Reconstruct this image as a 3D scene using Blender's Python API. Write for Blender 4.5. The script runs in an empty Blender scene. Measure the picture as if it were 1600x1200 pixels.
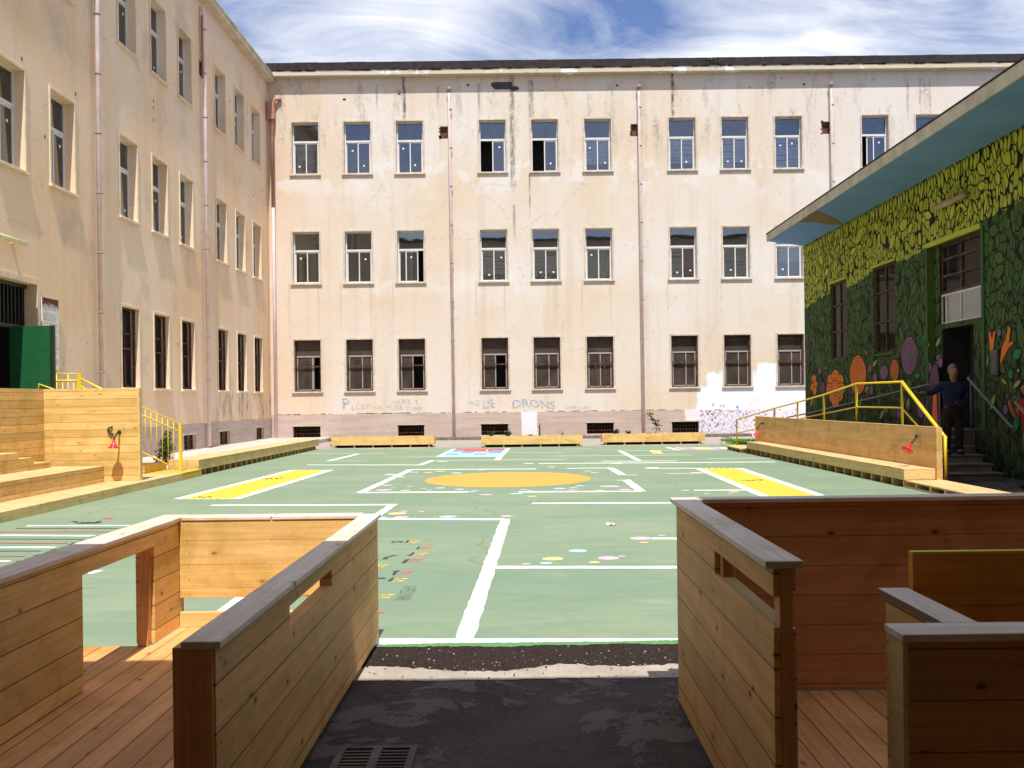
import bpy, bmesh, math, random
from mathutils import Vector, Matrix, noise as mnoise
R = math.radians
random.seed(7)
C = bpy.context.scene.collection
SC = bpy.context.scene

# ------------------------------------------------------------------ camera, sky, sun, exposure
F, CU, CV, RHO, H = 1480.0, 818.0, 625.0, 0.0125, 1.55
cam = bpy.data.objects.new('camera', bpy.data.cameras.new('camera'))
C.objects.link(cam)
cr = Vector((1, 0, -RHO)).normalized(); cuv = Vector((RHO, 0, 1)).normalized(); cb = cr.cross(cuv)
M = Matrix((cr, cuv, cb)).transposed().to_4x4(); M.translation = (0, 0, H)
cam.matrix_world = M
cam.data.sensor_fit = 'HORIZONTAL'; cam.data.sensor_width = 36.0; cam.data.lens = 36.0 * F / 1600
cam.data.shift_x = -(CU - 800) / 1600; cam.data.shift_y = (CV - 600) / 1600
cam.data.clip_start = 0.05; cam.data.clip_end = 3000
SC.camera = cam

SUNV = Vector((0.125, -1.0, 2.0)).normalized()          # towards the sun
EL = math.asin(SUNV.z)
sun = bpy.data.objects.new('sun', bpy.data.lights.new('sun', 'SUN')); C.objects.link(sun)
sun.data.energy = 4.6; sun.data.angle = R(0.55); sun.data.color = (1.0, 0.955, 0.88)
sun.rotation_euler = SUNV.to_track_quat('Z', 'Y').to_euler()

W = bpy.data.worlds.new('World'); SC.world = W; W.use_nodes = True
nt = W.node_tree; nt.nodes.clear()
def wn(t): return nt.nodes.new(t)
sky = wn('ShaderNodeTexSky'); sky.sky_type = 'NISHITA'; sky.sun_disc = False
sky.sun_elevation = EL; sky.sun_rotation = math.atan2(SUNV.x, SUNV.y)
sky.air_density = 1.0; sky.dust_density = 0.6; sky.ozone_density = 3.0
hs = wn('ShaderNodeHueSaturation'); hs.inputs['Saturation'].default_value = 1.28
nt.links.new(sky.outputs[0], hs.inputs['Color'])
bg = wn('ShaderNodeBackground'); bg.inputs[1].default_value = 0.092
tn = nt.nodes.new('ShaderNodeMix'); tn.data_type = 'RGBA'; tn.blend_type = 'MULTIPLY'; tn.inputs[0].default_value = 1.0; tn.inputs[7].default_value = (1.22, 0.95, 1.06, 1)
nt.links.new(hs.outputs[0], tn.inputs[6]); nt.links.new(tn.outputs[2], bg.inputs[0])
tc = wn('ShaderNodeTexCoord'); sp = wn('ShaderNodeSeparateXYZ'); nt.links.new(tc.outputs['Generated'], sp.inputs[0])
def wmath(op, a, b=None, c=None):
    m = wn('ShaderNodeMath'); m.operation = op
    for i, v in enumerate((a, b, c)):
        if v is None: continue
        if isinstance(v, (int, float)): m.inputs[i].default_value = v
        else: nt.links.new(v, m.inputs[i])
    return m.outputs[0]
zz = wmath('MAXIMUM', wmath('ADD', sp.outputs[2], 0.12), 0.05)
cx = wmath('DIVIDE', sp.outputs[0], zz); cy = wmath('DIVIDE', sp.outputs[1], zz)
cmb = wn('ShaderNodeCombineXYZ'); nt.links.new(cx, cmb.inputs[0]); nt.links.new(wmath('MULTIPLY', cy, 0.8), cmb.inputs[1])
cmb.inputs[2].default_value = 3.7
n1 = wn('ShaderNodeTexNoise'); n1.inputs['Scale'].default_value = 1.05; n1.inputs['Detail'].default_value = 9; n1.inputs['Roughness'].default_value = 0.55
n1.inputs['Distortion'].default_value = 0.6
nt.links.new(cmb.outputs[0], n1.inputs['Vector'])
cr1 = wn('ShaderNodeValToRGB'); cr1.color_ramp.elements[0].position = 0.385; cr1.color_ramp.elements[1].position = 0.64
yy = wmath('MAXIMUM', sp.outputs[1], 0.02); az = wmath('DIVIDE', sp.outputs[0], yy); el = wmath('DIVIDE', sp.outputs[2], yy)   # where on the northern sky
def patch_(a0, e0, ra, re, k):
    d = wmath('ADD', wmath('POWER', wmath('DIVIDE', wmath('SUBTRACT', az, a0), ra), 2.0), wmath('POWER', wmath('DIVIDE', wmath('SUBTRACT', el, e0), re), 2.0))
    return wmath('MULTIPLY', wmath('MAXIMUM', wmath('SUBTRACT', 1.0, d), 0.0), k)
n2 = wn('ShaderNodeTexNoise'); n2.inputs['Scale'].default_value = 5.0; n2.inputs['Detail'].default_value = 8; n2.inputs['Roughness'].default_value = 0.62; n2.inputs['Distortion'].default_value = 0.8
cm2 = wn('ShaderNodeCombineXYZ'); nt.links.new(wmath('ADD', wmath('MULTIPLY', az, 0.8), wmath('MULTIPLY', el, -1.0)), cm2.inputs[0]); nt.links.new(wmath('ADD', wmath('MULTIPLY', el, 3.2), wmath('MULTIPLY', az, 0.5)), cm2.inputs[1]); nt.links.new(cm2.outputs[0], n2.inputs['Vector'])
tot = wmath('ADD', wmath('MULTIPLY', n1.outputs['Fac'], 0.5), wmath('MULTIPLY', n2.outputs['Fac'], 0.5))
for q in ((-0.31, 0.44, 0.17, 0.08, -0.15), (0.07, 0.385, 0.16, 0.05, -0.115), (0.10, 0.45, 0.20, 0.03, -0.05), (0.46, 0.38, 0.14, 0.04, -0.08), (-0.12, 0.375, 0.17, 0.06, 0.07), (0.28, 0.36, 0.16, 0.05, 0.05)): tot = wmath('ADD', tot, patch_(*q))
nt.links.new(tot, cr1.inputs[0])
bg2 = wn('ShaderNodeBackground'); bg2.inputs[0].default_value = (0.93, 0.95, 1.0, 1); bg2.inputs[1].default_value = 0.86
mx = wn('ShaderNodeMixShader'); nt.links.new(wmath('ADD', wmath('MULTIPLY', cr1.outputs[0], 0.84), 0.07), mx.inputs[0])
nt.links.new(bg.outputs[0], mx.inputs[1]); nt.links.new(bg2.outputs[0], mx.inputs[2])
wo = wn('ShaderNodeOutputWorld'); nt.links.new(mx.outputs[0], wo.inputs[0])

vs = SC.view_settings; vs.view_transform = 'Standard'; vs.look = 'None'; vs.gamma = 1.0; vs.use_curve_mapping = False
vs.exposure = 0.45
SC.render.engine = 'CYCLES'
SC.cycles.use_denoising = True
SC.cycles.max_bounces = 8; SC.cycles.diffuse_bounces = 4; SC.cycles.glossy_bounces = 3; SC.cycles.transparent_max_bounces = 8
SC.cycles.sample_clamp_indirect = 6.0

# ------------------------------------------------------------------ photograph measurements -> places
def ab(u, v):
    du, dv = u - CU, v - CV
    return du - RHO * dv, RHO * du + dv
def gp(u, v, h=0.0):                       # point of the level at height h seen at (u, v)
    a, b = ab(u, v); Y = (H - h) * F / b
    return (a * Y / F, Y, h)
def at(u, v, Y):                           # point of the upright plane at distance Y
    a, b = ab(u, v); return (a * Y / F, Y, H - b * Y / F)
def wx(u, v, X):                           # point of the side plane at X
    a, b = ab(u, v); Y = X * F / a
    return (X, Y, H - b * Y / F)

# ------------------------------------------------------------------ materials
MATS = {}
class N:
    def __init__(s, name, rough=0.8, spec=0.3):
        s.m = bpy.data.materials.new(name); s.m.use_nodes = True; s.t = s.m.node_tree
        s.p = s.t.nodes['Principled BSDF']; s.p.inputs['Roughness'].default_value = rough
        s.p.inputs['Specular IOR Level'].default_value = spec
        MATS[name] = s.m
        g = s.t.nodes.new('ShaderNodeNewGeometry'); s.pos = g.outputs['Position']
        sx = s.t.nodes.new('ShaderNodeSeparateXYZ'); s.t.links.new(s.pos, sx.inputs[0]); s.x, s.y, s.z = sx.outputs
    def put(s, v, inp):
        if isinstance(v, (int, float)):
            inp.default_value = v
        elif isinstance(v, tuple):
            inp.default_value = v if len(v) == 4 or len(inp.default_value) == 3 else v + (1,)
        else: s.t.links.new(v, inp)
    def math(s, op, a, b=0.0, c=0.0):
        m = s.t.nodes.new('ShaderNodeMath'); m.operation = op
        for i, v in enumerate((a, b, c)): s.put(v, m.inputs[i])
        return m.outputs[0]
    def vec(s, x, y, z):
        m = s.t.nodes.new('ShaderNodeCombineXYZ')
        for i, v in enumerate((x, y, z)): s.put(v, m.inputs[i])
        return m.outputs[0]
    def noise(s, v, scale, detail=4, rough=0.55, dist=0.0):
        m = s.t.nodes.new('ShaderNodeTexNoise'); s.t.links.new(v, m.inputs['Vector'])
        m.inputs['Scale'].default_value = scale; m.inputs['Detail'].default_value = detail
        m.inputs['Roughness'].default_value = rough; m.inputs['Distortion'].default_value = dist
        return m.outputs['Fac']
    def voro(s, v, scale, feature='F1', rnd=1.0, out='Distance'):
        m = s.t.nodes.new('ShaderNodeTexVoronoi'); m.feature = feature; s.t.links.new(v, m.inputs['Vector'])
        m.inputs['Scale'].default_value = scale; m.inputs['Randomness'].default_value = rnd
        return m.outputs[out]
    def white(s, v):
        m = s.t.nodes.new('ShaderNodeTexWhiteNoise'); m.noise_dimensions = '1D'; s.put(v, m.inputs['W']); return m.outputs['Value']
    def ramp(s, v, lo, hi, a=0.0, b=1.0):
        m = s.t.nodes.new('ShaderNodeMapRange'); m.interpolation_type = 'SMOOTHSTEP'
        for i, q in enumerate((v, lo, hi, a, b)): s.put(q, m.inputs[i])
        return m.outputs[0]
    def mix(s, f, a, b, mode='MIX'):
        m = s.t.nodes.new('ShaderNodeMix'); m.data_type = 'RGBA'; m.blend_type = mode
        s.put(f, m.inputs[0]); s.put(a, m.inputs[6]); s.put(b, m.inputs[7]); return m.outputs[2]
    def bump(s, h, strength=0.3, dist=0.01):
        m = s.t.nodes.new('ShaderNodeBump'); m.inputs['Strength'].default_value = strength; m.inputs['Distance'].default_value = dist
        s.t.links.new(h, m.inputs['Height']); s.t.links.new(m.outputs[0], s.p.inputs['Normal'])
    def col(s, c): s.put(c, s.p.inputs['Base Color']); return s.m

def plain(name, c, rough=0.6, spec=0.4, metal=0.0, var=0.12, scale=6.0):
    n = N(name, rough, spec); n.p.inputs['Metallic'].default_value = metal
    f = n.noise(n.pos, scale, 5)
    lo = tuple(q * (1 - var) for q in c) + (1,); hi = tuple(min(1, q * (1 + var)) for q in c) + (1,)
    n.col(n.mix(n.ramp(f, 0.3, 0.7), lo, hi)); return n.m

def wood(name, base, along, across, bw=0.15, off=0.0, tone=0.28, seam=0.035, knot=0.7, rough=0.62, blotch=0.25, sdark=0.25, coarse=1.0):
    n = N(name, rough, 0.35); ax = (n.x, n.y, n.z)
    third = [i for i in range(3) if i not in (along, across)][0]
    t = n.math('DIVIDE', n.math('ADD', ax[across], 50.0 + off), bw)
    idx = n.math('FLOOR', t); fr = n.math('FRACT', t)
    rnd = n.white(idx)
    shift = n.math('MULTIPLY', rnd, 37.0)
    s_ = n.math('ADD', ax[along], shift)
    if knot:
        kv = n.vec(n.math('MULTIPLY', s_, 2.1), n.math('MULTIPLY', ax[across], 3.6), 0.0)
        vn = n.t.nodes.new('ShaderNodeTexVoronoi'); vn.voronoi_dimensions = '2D'; n.t.links.new(kv, vn.inputs['Vector']); vn.inputs['Scale'].default_value = 1.0
        sc_ = n.t.nodes.new('ShaderNodeSeparateColor'); n.t.links.new(vn.outputs['Color'], sc_.inputs[0])
        kd = n.math('ADD', vn.outputs['Distance'], n.math('MULTIPLY', n.ramp(sc_.outputs[0], 0.45, 0.75), 0.05)); kd = n.math('ADD', kd, n.math('MULTIPLY', n.math('SUBTRACT', n.noise(n.pos, 30.0, 2), 0.5), 0.03))
        kk = n.ramp(kd, 0.022, 0.052, 1.0, 0.0)
        kh = n.ramp(kd, 0.03, 0.12, 1.0, 0.0)
    gv = n.vec(n.math('MULTIPLY', s_, 1.3 * coarse), n.math('MULTIPLY', n.math('ADD', ax[across], shift), 26.0 * coarse), n.math('MULTIPLY', ax[third], 14.0 * coarse))
    g1 = n.noise(gv, 1.0, 6, 0.62, 1.1)
    g2 = n.noise(n.vec(n.math('MULTIPLY', s_, 0.6), n.math('MULTIPLY', ax[across], 5.0), ax[third]), 1.2, 4, 0.6, 0.8)
    b = base
    c1 = tuple(min(.95, q * w) for q, w in zip(b, (1.06, 1.07, 1.10))) + (1,)
    c2 = tuple(q * w for q, w in zip(b, (0.88, 0.83, 0.75))) + (1,)
    c = n.mix(n.ramp(g1, 0.34, 0.66), c1, c2)
    c = n.mix(n.math('MULTIPLY', n.ramp(g2, 0.42, 0.68), blotch), c, tuple(q * w for q, w in zip(b, (0.72, 0.64, 0.52))) + (1,))
    v = n.math('ADD', n.math('MULTIPLY', rnd, tone), 1.0 - tone * 0.55)
    c = n.mix(1.0, c, n.vec(v, v, n.math('MULTIPLY', v, n.math('ADD', n.math('MULTIPLY', rnd, 0.10), 0.95))), 'MULTIPLY')
    if knot:
        c = n.mix(n.math('MULTIPLY', kh, 0.35 * knot), c, (b[0] * 0.62, b[1] * 0.44, b[2] * 0.28, 1))
        c = n.mix(n.math('MULTIPLY', kk, knot), c, (b[0] * 0.16, b[1] * 0.10, b[2] * 0.07, 1))
    smu = n.noise(n.pos, 2.6, 7, 0.68, 0.6); smv = n.math('SUBTRACT', 1.0, n.math('MULTIPLY', n.ramp(smu, 0.44, 0.74), 0.26))
    c = n.mix(1.0, c, n.vec(smv, smv, n.math('MULTIPLY', smv, smv)), 'MULTIPLY')
    c = n.mix(n.math('MULTIPLY', n.ramp(n.noise(n.pos, 55.0, 4, 0.8), 0.60, 0.72), 0.30), c, tuple(q * .45 for q in b) + (1,))
    e = n.math('MINIMUM', fr, n.math('SUBTRACT', 1.0, fr))
    sm = n.ramp(e, seam * 0.35, seam, 1.0, 0.0)
    c = n.mix(n.math('MULTIPLY', sm, 1.0 - sdark), c, (b[0] * 0.12, b[1] * 0.07, b[2] * 0.04, 1))
    hgt = n.math('SUBTRACT', n.math('MULTIPLY', g1, 0.12), sm)
    n.bump(hgt, 0.35, 0.004)
    return n.col(c)

PINE = (0.72, 0.49, 0.185)
wood('pine_wall_x', PINE, 0, 2, 0.142, 0.02)              # boards run in X, stacked in Z
wood('pine_wall_y', PINE, 1, 2, 0.142, 0.04)              # boards run in Y, stacked in Z
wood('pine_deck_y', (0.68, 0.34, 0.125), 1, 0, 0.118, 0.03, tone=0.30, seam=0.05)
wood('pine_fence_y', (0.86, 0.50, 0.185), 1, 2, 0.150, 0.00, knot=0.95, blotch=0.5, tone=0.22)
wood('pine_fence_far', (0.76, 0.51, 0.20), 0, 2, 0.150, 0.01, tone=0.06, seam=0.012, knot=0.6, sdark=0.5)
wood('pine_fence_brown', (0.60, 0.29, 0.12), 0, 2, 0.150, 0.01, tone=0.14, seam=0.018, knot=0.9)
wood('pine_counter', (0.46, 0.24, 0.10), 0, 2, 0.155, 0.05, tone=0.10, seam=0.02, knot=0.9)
wood('pine_orange', (0.80, 0.34, 0.05), 0, 2, 0.42, 0.05, tone=0.03, seam=0.004, knot=0.9)
wood('pine_post', (0.68, 0.34, 0.145), 2, 0, 0.5, 0.1, tone=0.04, seam=0.004, knot=0.5)
wood('pine_cap_y', (0.74, 0.64, 0.56), 1, 0, 2.0, 0.7, tone=0.0, seam=0.001, knot=0.8, blotch=0.2, rough=0.5)  # paler weathered pine, with the sun's paleness on cap tops put into the colour
wood('pine_cap_x', (0.74, 0.64, 0.56), 0, 1, 2.0, 0.7, tone=0.0, seam=0.001, knot=0.8, blotch=0.2, rough=0.5)  # cap boards along X, same sunlit paleness in the colour
wood('pine_board_y', (0.70, 0.52, 0.23), 1, 2, 0.5, 0.13, tone=0.05, seam=0.002, knot=0.6)
wood('pine_board_x', (0.74, 0.52, 0.22), 0, 2, 0.5, 0.13, tone=0.05, seam=0.002, knot=0.6)
wood('plywood', (0.66, 0.43, 0.16), 1, 2, 2.0, 0.5, tone=0.02, seam=0.0005, knot=0.25, blotch=0.55, coarse=0.7)
wood('pine_seat', (0.68, 0.47, 0.24), 1, 0, 0.20, 0.05, tone=0.08, seam=0.012, knot=0.5)
wood('pine_yellow', (0.66, 0.42, 0.055), 0, 2, 0.6, 0.1, tone=0.02, seam=0.002, knot=0.4)
plain('dark_gap', (0.035, 0.022, 0.012), 0.9, 0.1)  # near-black of shaded hollows put into the colour

def stucco(name, base, which):
    n = N(name, 0.92, 0.12)
    s_ = n.x if which == 'back' else n.y
    big = n.noise(n.vec(n.math('MULTIPLY', s_, 0.22), 0.0, n.math('MULTIPLY', n.z, 0.22)), 1.0, 5, 0.6)
    st = n.noise(n.vec(n.math('MULTIPLY', s_, 1.7), 0.0, n.math('MULTIPLY', n.z, 0.09)), 1.0, 6, 0.6)
    fine = n.noise(n.pos, 7.0, 6, 0.65)
    warm = tuple(q * w for q, w in zip(base, (0.99, 0.91, 0.80))) + (1,)
    pale = tuple(min(1, q * w) for q, w in zip(base, (1.03, 1.05, 1.10))) + (1,)
    c = n.mix(n.ramp(big, 0.35, 0.65), pale, warm)
    c = n.mix(n.math('MULTIPLY', n.ramp(st, 0.50, 0.68), 0.38), c, tuple(q * w for q, w in zip(base, (0.84, 0.74, 0.62))) + (1,))
    c = n.mix(n.math('MULTIPLY', n.ramp(fine, 0.45, 0.75), 0.14), c, tuple(q * 0.62 for q in base) + (1,))
    wob = n.math('MULTIPLY', n.math('SUBTRACT', n.noise(n.pos, 1.6, 5, 0.65), 0.5), 1.6)
    if which == 'back':
        wz = n.math('ADD', n.z, wob); wx_ = n.math('ADD', n.x, wob)
        # orange tint towards the inner corner
        c = n.mix(n.math('MULTIPLY', n.ramp(wx_, -10.4, -6.5, 1.0, 0.0), 0.32), c, (0.66, 0.46, 0.29, 1))
        # pale repair plaster in clouds at the level of the upper sills
        m = n.math('MULTIPLY', n.ramp(wz, 9.6, 10.3), n.ramp(wz, 10.9, 11.4, 1.0, 0.0))
        m = n.math('MULTIPLY', m, n.ramp(n.noise(n.vec(n.x, 0.0, n.z), 0.75, 3, 0.5), 0.50, 0.55))
        c = n.mix(n.math('MULTIPLY', m, 0.6), c, (0.68, 0.67, 0.65, 1))
        m = n.math('MULTIPLY', n.ramp(wz, 5.7, 6.2), n.ramp(wz, 6.5, 6.9, 1.0, 0.0))
        m = n.math('MULTIPLY', m, n.ramp(n.noise(n.vec(n.x, 5.0, n.z), 0.9, 3, 0.5), 0.50, 0.56))
        c = n.mix(n.math('MULTIPLY', m, 0.45), c, (0.68, 0.67, 0.65, 1))
        # right part more washed out
        c = n.mix(n.math('MULTIPLY', n.math('MULTIPLY', n.ramp(wx_, 6.0, 14.0), n.ramp(wz, 9.0, 12.0)), 0.55), c, (0.64, 0.62, 0.61, 1))
        # mould below the eaves, in vertical runs
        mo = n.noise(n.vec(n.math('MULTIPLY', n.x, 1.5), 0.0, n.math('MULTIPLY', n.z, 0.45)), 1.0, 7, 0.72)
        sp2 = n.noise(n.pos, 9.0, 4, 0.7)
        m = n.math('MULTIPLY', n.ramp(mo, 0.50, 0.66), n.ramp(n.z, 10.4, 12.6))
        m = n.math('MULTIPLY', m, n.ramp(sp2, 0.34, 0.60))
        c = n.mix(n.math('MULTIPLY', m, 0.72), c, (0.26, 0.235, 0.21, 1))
        # single dark drips
        for X0, wdt, z0, z1, k in ((-0.32, 0.09, 9.6, 14.6, 0.7), (-4.65, 0.06, 12.2, 14.6, 0.9), (6.15, 0.055, 12.0, 14.6, 0.95), (0.45, 0.09, 12.0, 14.4, 0.55),
                                   (-5.75, 0.04, 12.9, 14.3, 0.6), (-1.65, 0.05, 12.6, 14.3, 0.6), (-0.28, 0.05, 7.6, 9.4, 0.5), (0.35, 0.03, 8.6, 10.6, 0.7),
                                   (15.6, 0.04, 12.3, 14.3, 0.5), (16.1, 0.03, 12.3, 14.3, 0.5), (16.5, 0.04, 12.0, 14.3, 0.4), (-3.3, 0.05, 12.9, 14.2, 0.4)):
            dx = n.math('ABSOLUTE', n.math('ADD', n.math('SUBTRACT', n.x, X0), n.math('MULTIPLY', wob, 0.05)))
            m = n.math('MULTIPLY', n.ramp(dx, wdt * 0.3, wdt * 1.7, 1.0, 0.0), n.math('MULTIPLY', n.ramp(n.z, z0, z0 + 1.2), n.ramp(n.z, z1, z1 + 0.02, 1.0, 0.0)))
            m = n.math('MULTIPLY', m, n.ramp(n.noise(n.vec(n.math('MULTIPLY', n.x, 6.0), 0.0, n.math('MULTIPLY', n.z, 2.0)), 1.5, 5, 0.7), 0.36, 0.56))
            c = n.mix(n.math('MULTIPLY', m, k), c, (0.085, 0.075, 0.07, 1))
        # lower storeys: reddish water runs under the sills
        for X0, k in ((-9.37, .5), (-8.2, .5), (-7.3, .45), (-6.1, .5), (-5.2, .4), (-1.85, .5), (-0.7, .5), (1.35, .5), (2.4, .45), (3.55, .4), (5.85, .4), (8.0, .3)):
            dx = n.math('ABSOLUTE', n.math('SUBTRACT', n.x, X0))
            m = n.math('MULTIPLY', n.ramp(dx, 0.0, 0.07, 1.0, 0.0), n.math('MULTIPLY', n.ramp(n.z, 3.6, 5.9), n.ramp(n.z, 6.35, 6.4, 1.0, 0.0)))
            c = n.mix(n.math('MULTIPLY', m, k), c, (0.50, 0.36, 0.25, 1))
        # fresh white paint at lower right, with a ragged edge
        w2 = n.math('MULTIPLY', wob, 0.28)
        def box(x0, z1):
            return n.math('MULTIPLY', n.ramp(n.math('ADD', n.x, w2), x0, x0 + 0.12), n.ramp(n.math('ADD', n.z, w2), z1, z1 + 0.1, 1.0, 0.0))
        m = n.math('MAXIMUM', box(6.9, 1.95), n.math('MAXIMUM', box(7.8, 2.55), box(9.35, 2.85)))
        m = n.math('MAXIMUM', m, n.math('MULTIPLY', box(7.35, 2.5), n.ramp(n.x, 8.2, 8.3, 1.0, 0.0)))
        c = n.mix(m, c, (0.72, 0.75, 0.82, 1))
    else:
        # grey grime and rust-black runs under ground floor windows
        g = n.noise(n.vec(0.0, n.math('MULTIPLY', n.y, 2.2), n.math('MULTIPLY', n.z, 0.7)), 1.4, 7, 0.75)
        m = n.math('MULTIPLY', n.ramp(g, 0.50, 0.62), n.math('MULTIPLY', n.ramp(n.z, 0.7, 1.2), n.ramp(n.z, 1.85, 2.05, 1.0, 0.0)))
        m = n.math('MULTIPLY', m, n.ramp(n.y, 30.0, 33.5))
        c = n.mix(n.math('MULTIPLY', m, 0.75), c, (0.12, 0.10, 0.085, 1))
        m = n.math('MULTIPLY', n.ramp(n.noise(n.vec(0.0, n.y, n.z), 0.5, 5, 0.6), 0.52, 0.66), 0.35)
        c = n.mix(m, c, (0.40, 0.36, 0.32, 1))
        m = n.math('MULTIPLY', n.ramp(n.z, 13.0, 14.3), 0.3)
        c = n.mix(m, c, (0.60, 0.58, 0.56, 1))
    # hairline cracks
    ck = n.voro(n.vec(n.math('ADD', s_, n.math('MULTIPLY', wob, 0.5)), 0.0, n.math('ADD', n.z, n.math('MULTIPLY', wob, 0.35))), 0.33, 'DISTANCE_TO_EDGE')
    m = n.math('MULTIPLY', n.ramp(ck, 0.0, 0.008, 1.0, 0.0), n.ramp(fine, 0.45, 0.6))
    c = n.mix(n.math('MULTIPLY', m, 0.35), c, (0.30, 0.24, 0.2, 1))
    n.bump(n.math('ADD', fine, n.noise(n.pos, 60.0, 3)), 0.25, 0.012)
    return n.col(c)
stucco('stucco_back', (0.635, 0.580, 0.512), 'back')
stucco('stucco_left', (0.82, 0.645, 0.465), 'left')

n = N('plinth_stone', 0.85, 0.2)
f1 = n.noise(n.vec(n.math('MULTIPLY', n.x, 0.5), n.math('MULTIPLY', n.y, 0.5), n.math('MULTIPLY', n.z, 9.0)), 1.0, 6, 0.7, 0.5)
f2 = n.noise(n.pos, 1.3, 6, 0.65)
c = n.mix(n.ramp(f1, 0.35, 0.65), (0.52, 0.42, 0.36, 1), (0.43, 0.345, 0.30, 1))
c = n.mix(n.math('MULTIPLY', n.ramp(f2, 0.5, 0.7), 0.5), c, (0.56, 0.50, 0.46, 1))
sl = n.math('FRACT', n.math('DIVIDE', n.math('ADD', n.math('ADD', n.x, n.y), 60.0), 2.13))
c = n.mix(n.math('MULTIPLY', n.ramp(sl, 0.0, 0.008, 1.0, 0.0), 0.6), c, (0.28, 0.22, 0.18, 1))
wob = n.math('MULTIPLY', n.math('SUBTRACT', n.noise(n.pos, 1.8, 5), 0.5), 0.7)
m = n.math('MULTIPLY', n.ramp(n.math('ADD', n.x, wob), 6.45, 6.55), n.ramp(n.y, 36.0, 36.1))
c = n.mix(m, c, (0.70, 0.66, 0.72, 1))
m = n.math('MULTIPLY', n.ramp(n.math('ABSOLUTE', n.math('ADD', n.math('SUBTRACT', n.x, 0.22), n.math('MULTIPLY', wob, 0.15))), 0.30, 0.34, 1.0, 0.0), n.ramp(n.y, 36.0, 36.1))
c = n.mix(m, c, (0.70, 0.71, 0.78, 1))
n.bump(f1, 0.3, 0.01); n.col(c)

n = N('plinth_grey', 0.85, 0.2)
f1 = n.noise(n.vec(n.x, n.math('MULTIPLY', n.y, 0.5), n.math('MULTIPLY', n.z, 7.0)), 1.0, 6, 0.7, 0.5)
f2 = n.noise(n.pos, 2.3, 6, 0.7)
c = n.mix(n.ramp(f1, 0.35, 0.65), (0.50, 0.42, 0.37, 1), (0.42, 0.345, 0.31, 1))
c = n.mix(n.math('MULTIPLY', n.ramp(f2, 0.5, 0.7), 0.5), c, (0.33, 0.28, 0.25, 1))
n.bump(f1, 0.3, 0.01); n.col(c)

plain('window_stone', (0.54, 0.47, 0.38), 0.85, 0.2, var=0.16, scale=5)
plain('lit_stone', (0.74, 0.61, 0.44), 0.85, 0.2, var=0.10, scale=5)  # lighter window stone for the left wing, its sunlit look put into the colour
plain('white_aluminium', (0.66, 0.65, 0.63), 0.35, 0.5, var=0.05)
plain('grey_aluminium', (0.34, 0.31, 0.29), 0.4, 0.5, var=0.08)
n = N('rusty_iron', 0.8, 0.3)
c = n.mix(n.ramp(n.noise(n.pos, 9.0, 6, 0.7), 0.48, 0.66), (0.060, 0.028, 0.020, 1), (0.20, 0.085, 0.05, 1)); n.col(c)
plain('dark_room', (0.035, 0.030, 0.028), 0.9, 0.1)  # gloom of the unlit rooms put into the colour
plain('blind_slat', (0.74, 0.72, 0.66), 0.5, 0.4, var=0.08)
plain('blind_brown', (0.20, 0.12, 0.08), 0.6, 0.3)
plain('curtain_green', (0.60, 0.68, 0.60), 0.8, 0.2)
plain('curtain_red', (0.50, 0.08, 0.09), 0.8, 0.2)
plain('paper_white', (0.80, 0.80, 0.80), 0.8, 0.2)
plain('pipe_pink', (0.76, 0.62, 0.62), 0.5, 0.4, var=0.10, scale=2.5)
plain('pipe_copper', (0.42, 0.20, 0.145), 0.6, 0.4)
plain('pipe_band', (0.30, 0.20, 0.18), 0.6, 0.4)
plain('eave_cream', (0.58, 0.50, 0.38), 0.9, 0.15, var=0.16, scale=2.0)
n = N('eave_flaked', 0.9, 0.15)
f = n.noise(n.vec(n.math('MULTIPLY', n.x, 1.6), n.y, n.math('MULTIPLY', n.z, 3.0)), 1.6, 6, 0.7)
g = n.noise(n.vec(n.math('MULTIPLY', n.x, 0.8), n.y, n.z), 1.0, 7, 0.75)
c = n.mix(n.ramp(g, 0.56, 0.60), (0.55, 0.49, 0.38, 1), (0.78, 0.77, 0.75, 1))
c = n.mix(n.math('MULTIPLY', n.ramp(f, 0.60, 0.70), 0.8), c, (0.12, 0.10, 0.09, 1)); n.col(c)
plain('tar_edge', (0.028, 0.022, 0.022), 0.85, 0.3, var=0.3)
plain('rooftop', (0.14, 0.13, 0.12), 0.9, 0.2)
plain('hole_brick', (0.13, 0.055, 0.04), 0.95, 0.1, var=0.5, scale=12)
plain('exposed_render', (0.075, 0.07, 0.07), 0.95, 0.1, var=0.3, scale=12)
plain('yellow_paint', (0.80, 0.56, 0.02), 0.35, 0.5, var=0.06)
plain('green_door', (0.012, 0.10, 0.035), 0.4, 0.5, var=0.1)
plain('green_dark', (0.008, 0.03, 0.015), 0.5, 0.4)
plain('iron_grille', (0.02, 0.028, 0.024), 0.5, 0.4)
plain('red_enamel', (0.65, 0.02, 0.035), 0.25, 0.6, var=0.05)
plain('black_bracket', (0.02, 0.014, 0.012), 0.5, 0.4)
plain('lamp_cream', (0.70, 0.66, 0.40), 0.5, 0.4)
plain('lamp_brown', (0.42, 0.30, 0.20), 0.7, 0.3)
plain('soil', (0.055, 0.035, 0.022), 0.95, 0.1, var=0.4, scale=20)
plain('leaf_green', (0.045, 0.10, 0.02), 0.6, 0.3, var=0.4, scale=14)
plain('leaf_dark', (0.022, 0.045, 0.012), 0.6, 0.3, var=0.4, scale=14)
plain('leaf_lime', (0.30, 0.42, 0.05), 0.6, 0.3, var=0.25, scale=14)
plain('bark', (0.10, 0.065, 0.04), 0.9, 0.2)
plain('grass_green', (0.095, 0.22, 0.025), 0.7, 0.2, var=0.35, scale=3)
plain('concrete_step', (0.20, 0.155, 0.13), 0.85, 0.2, var=0.22, scale=4)
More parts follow.
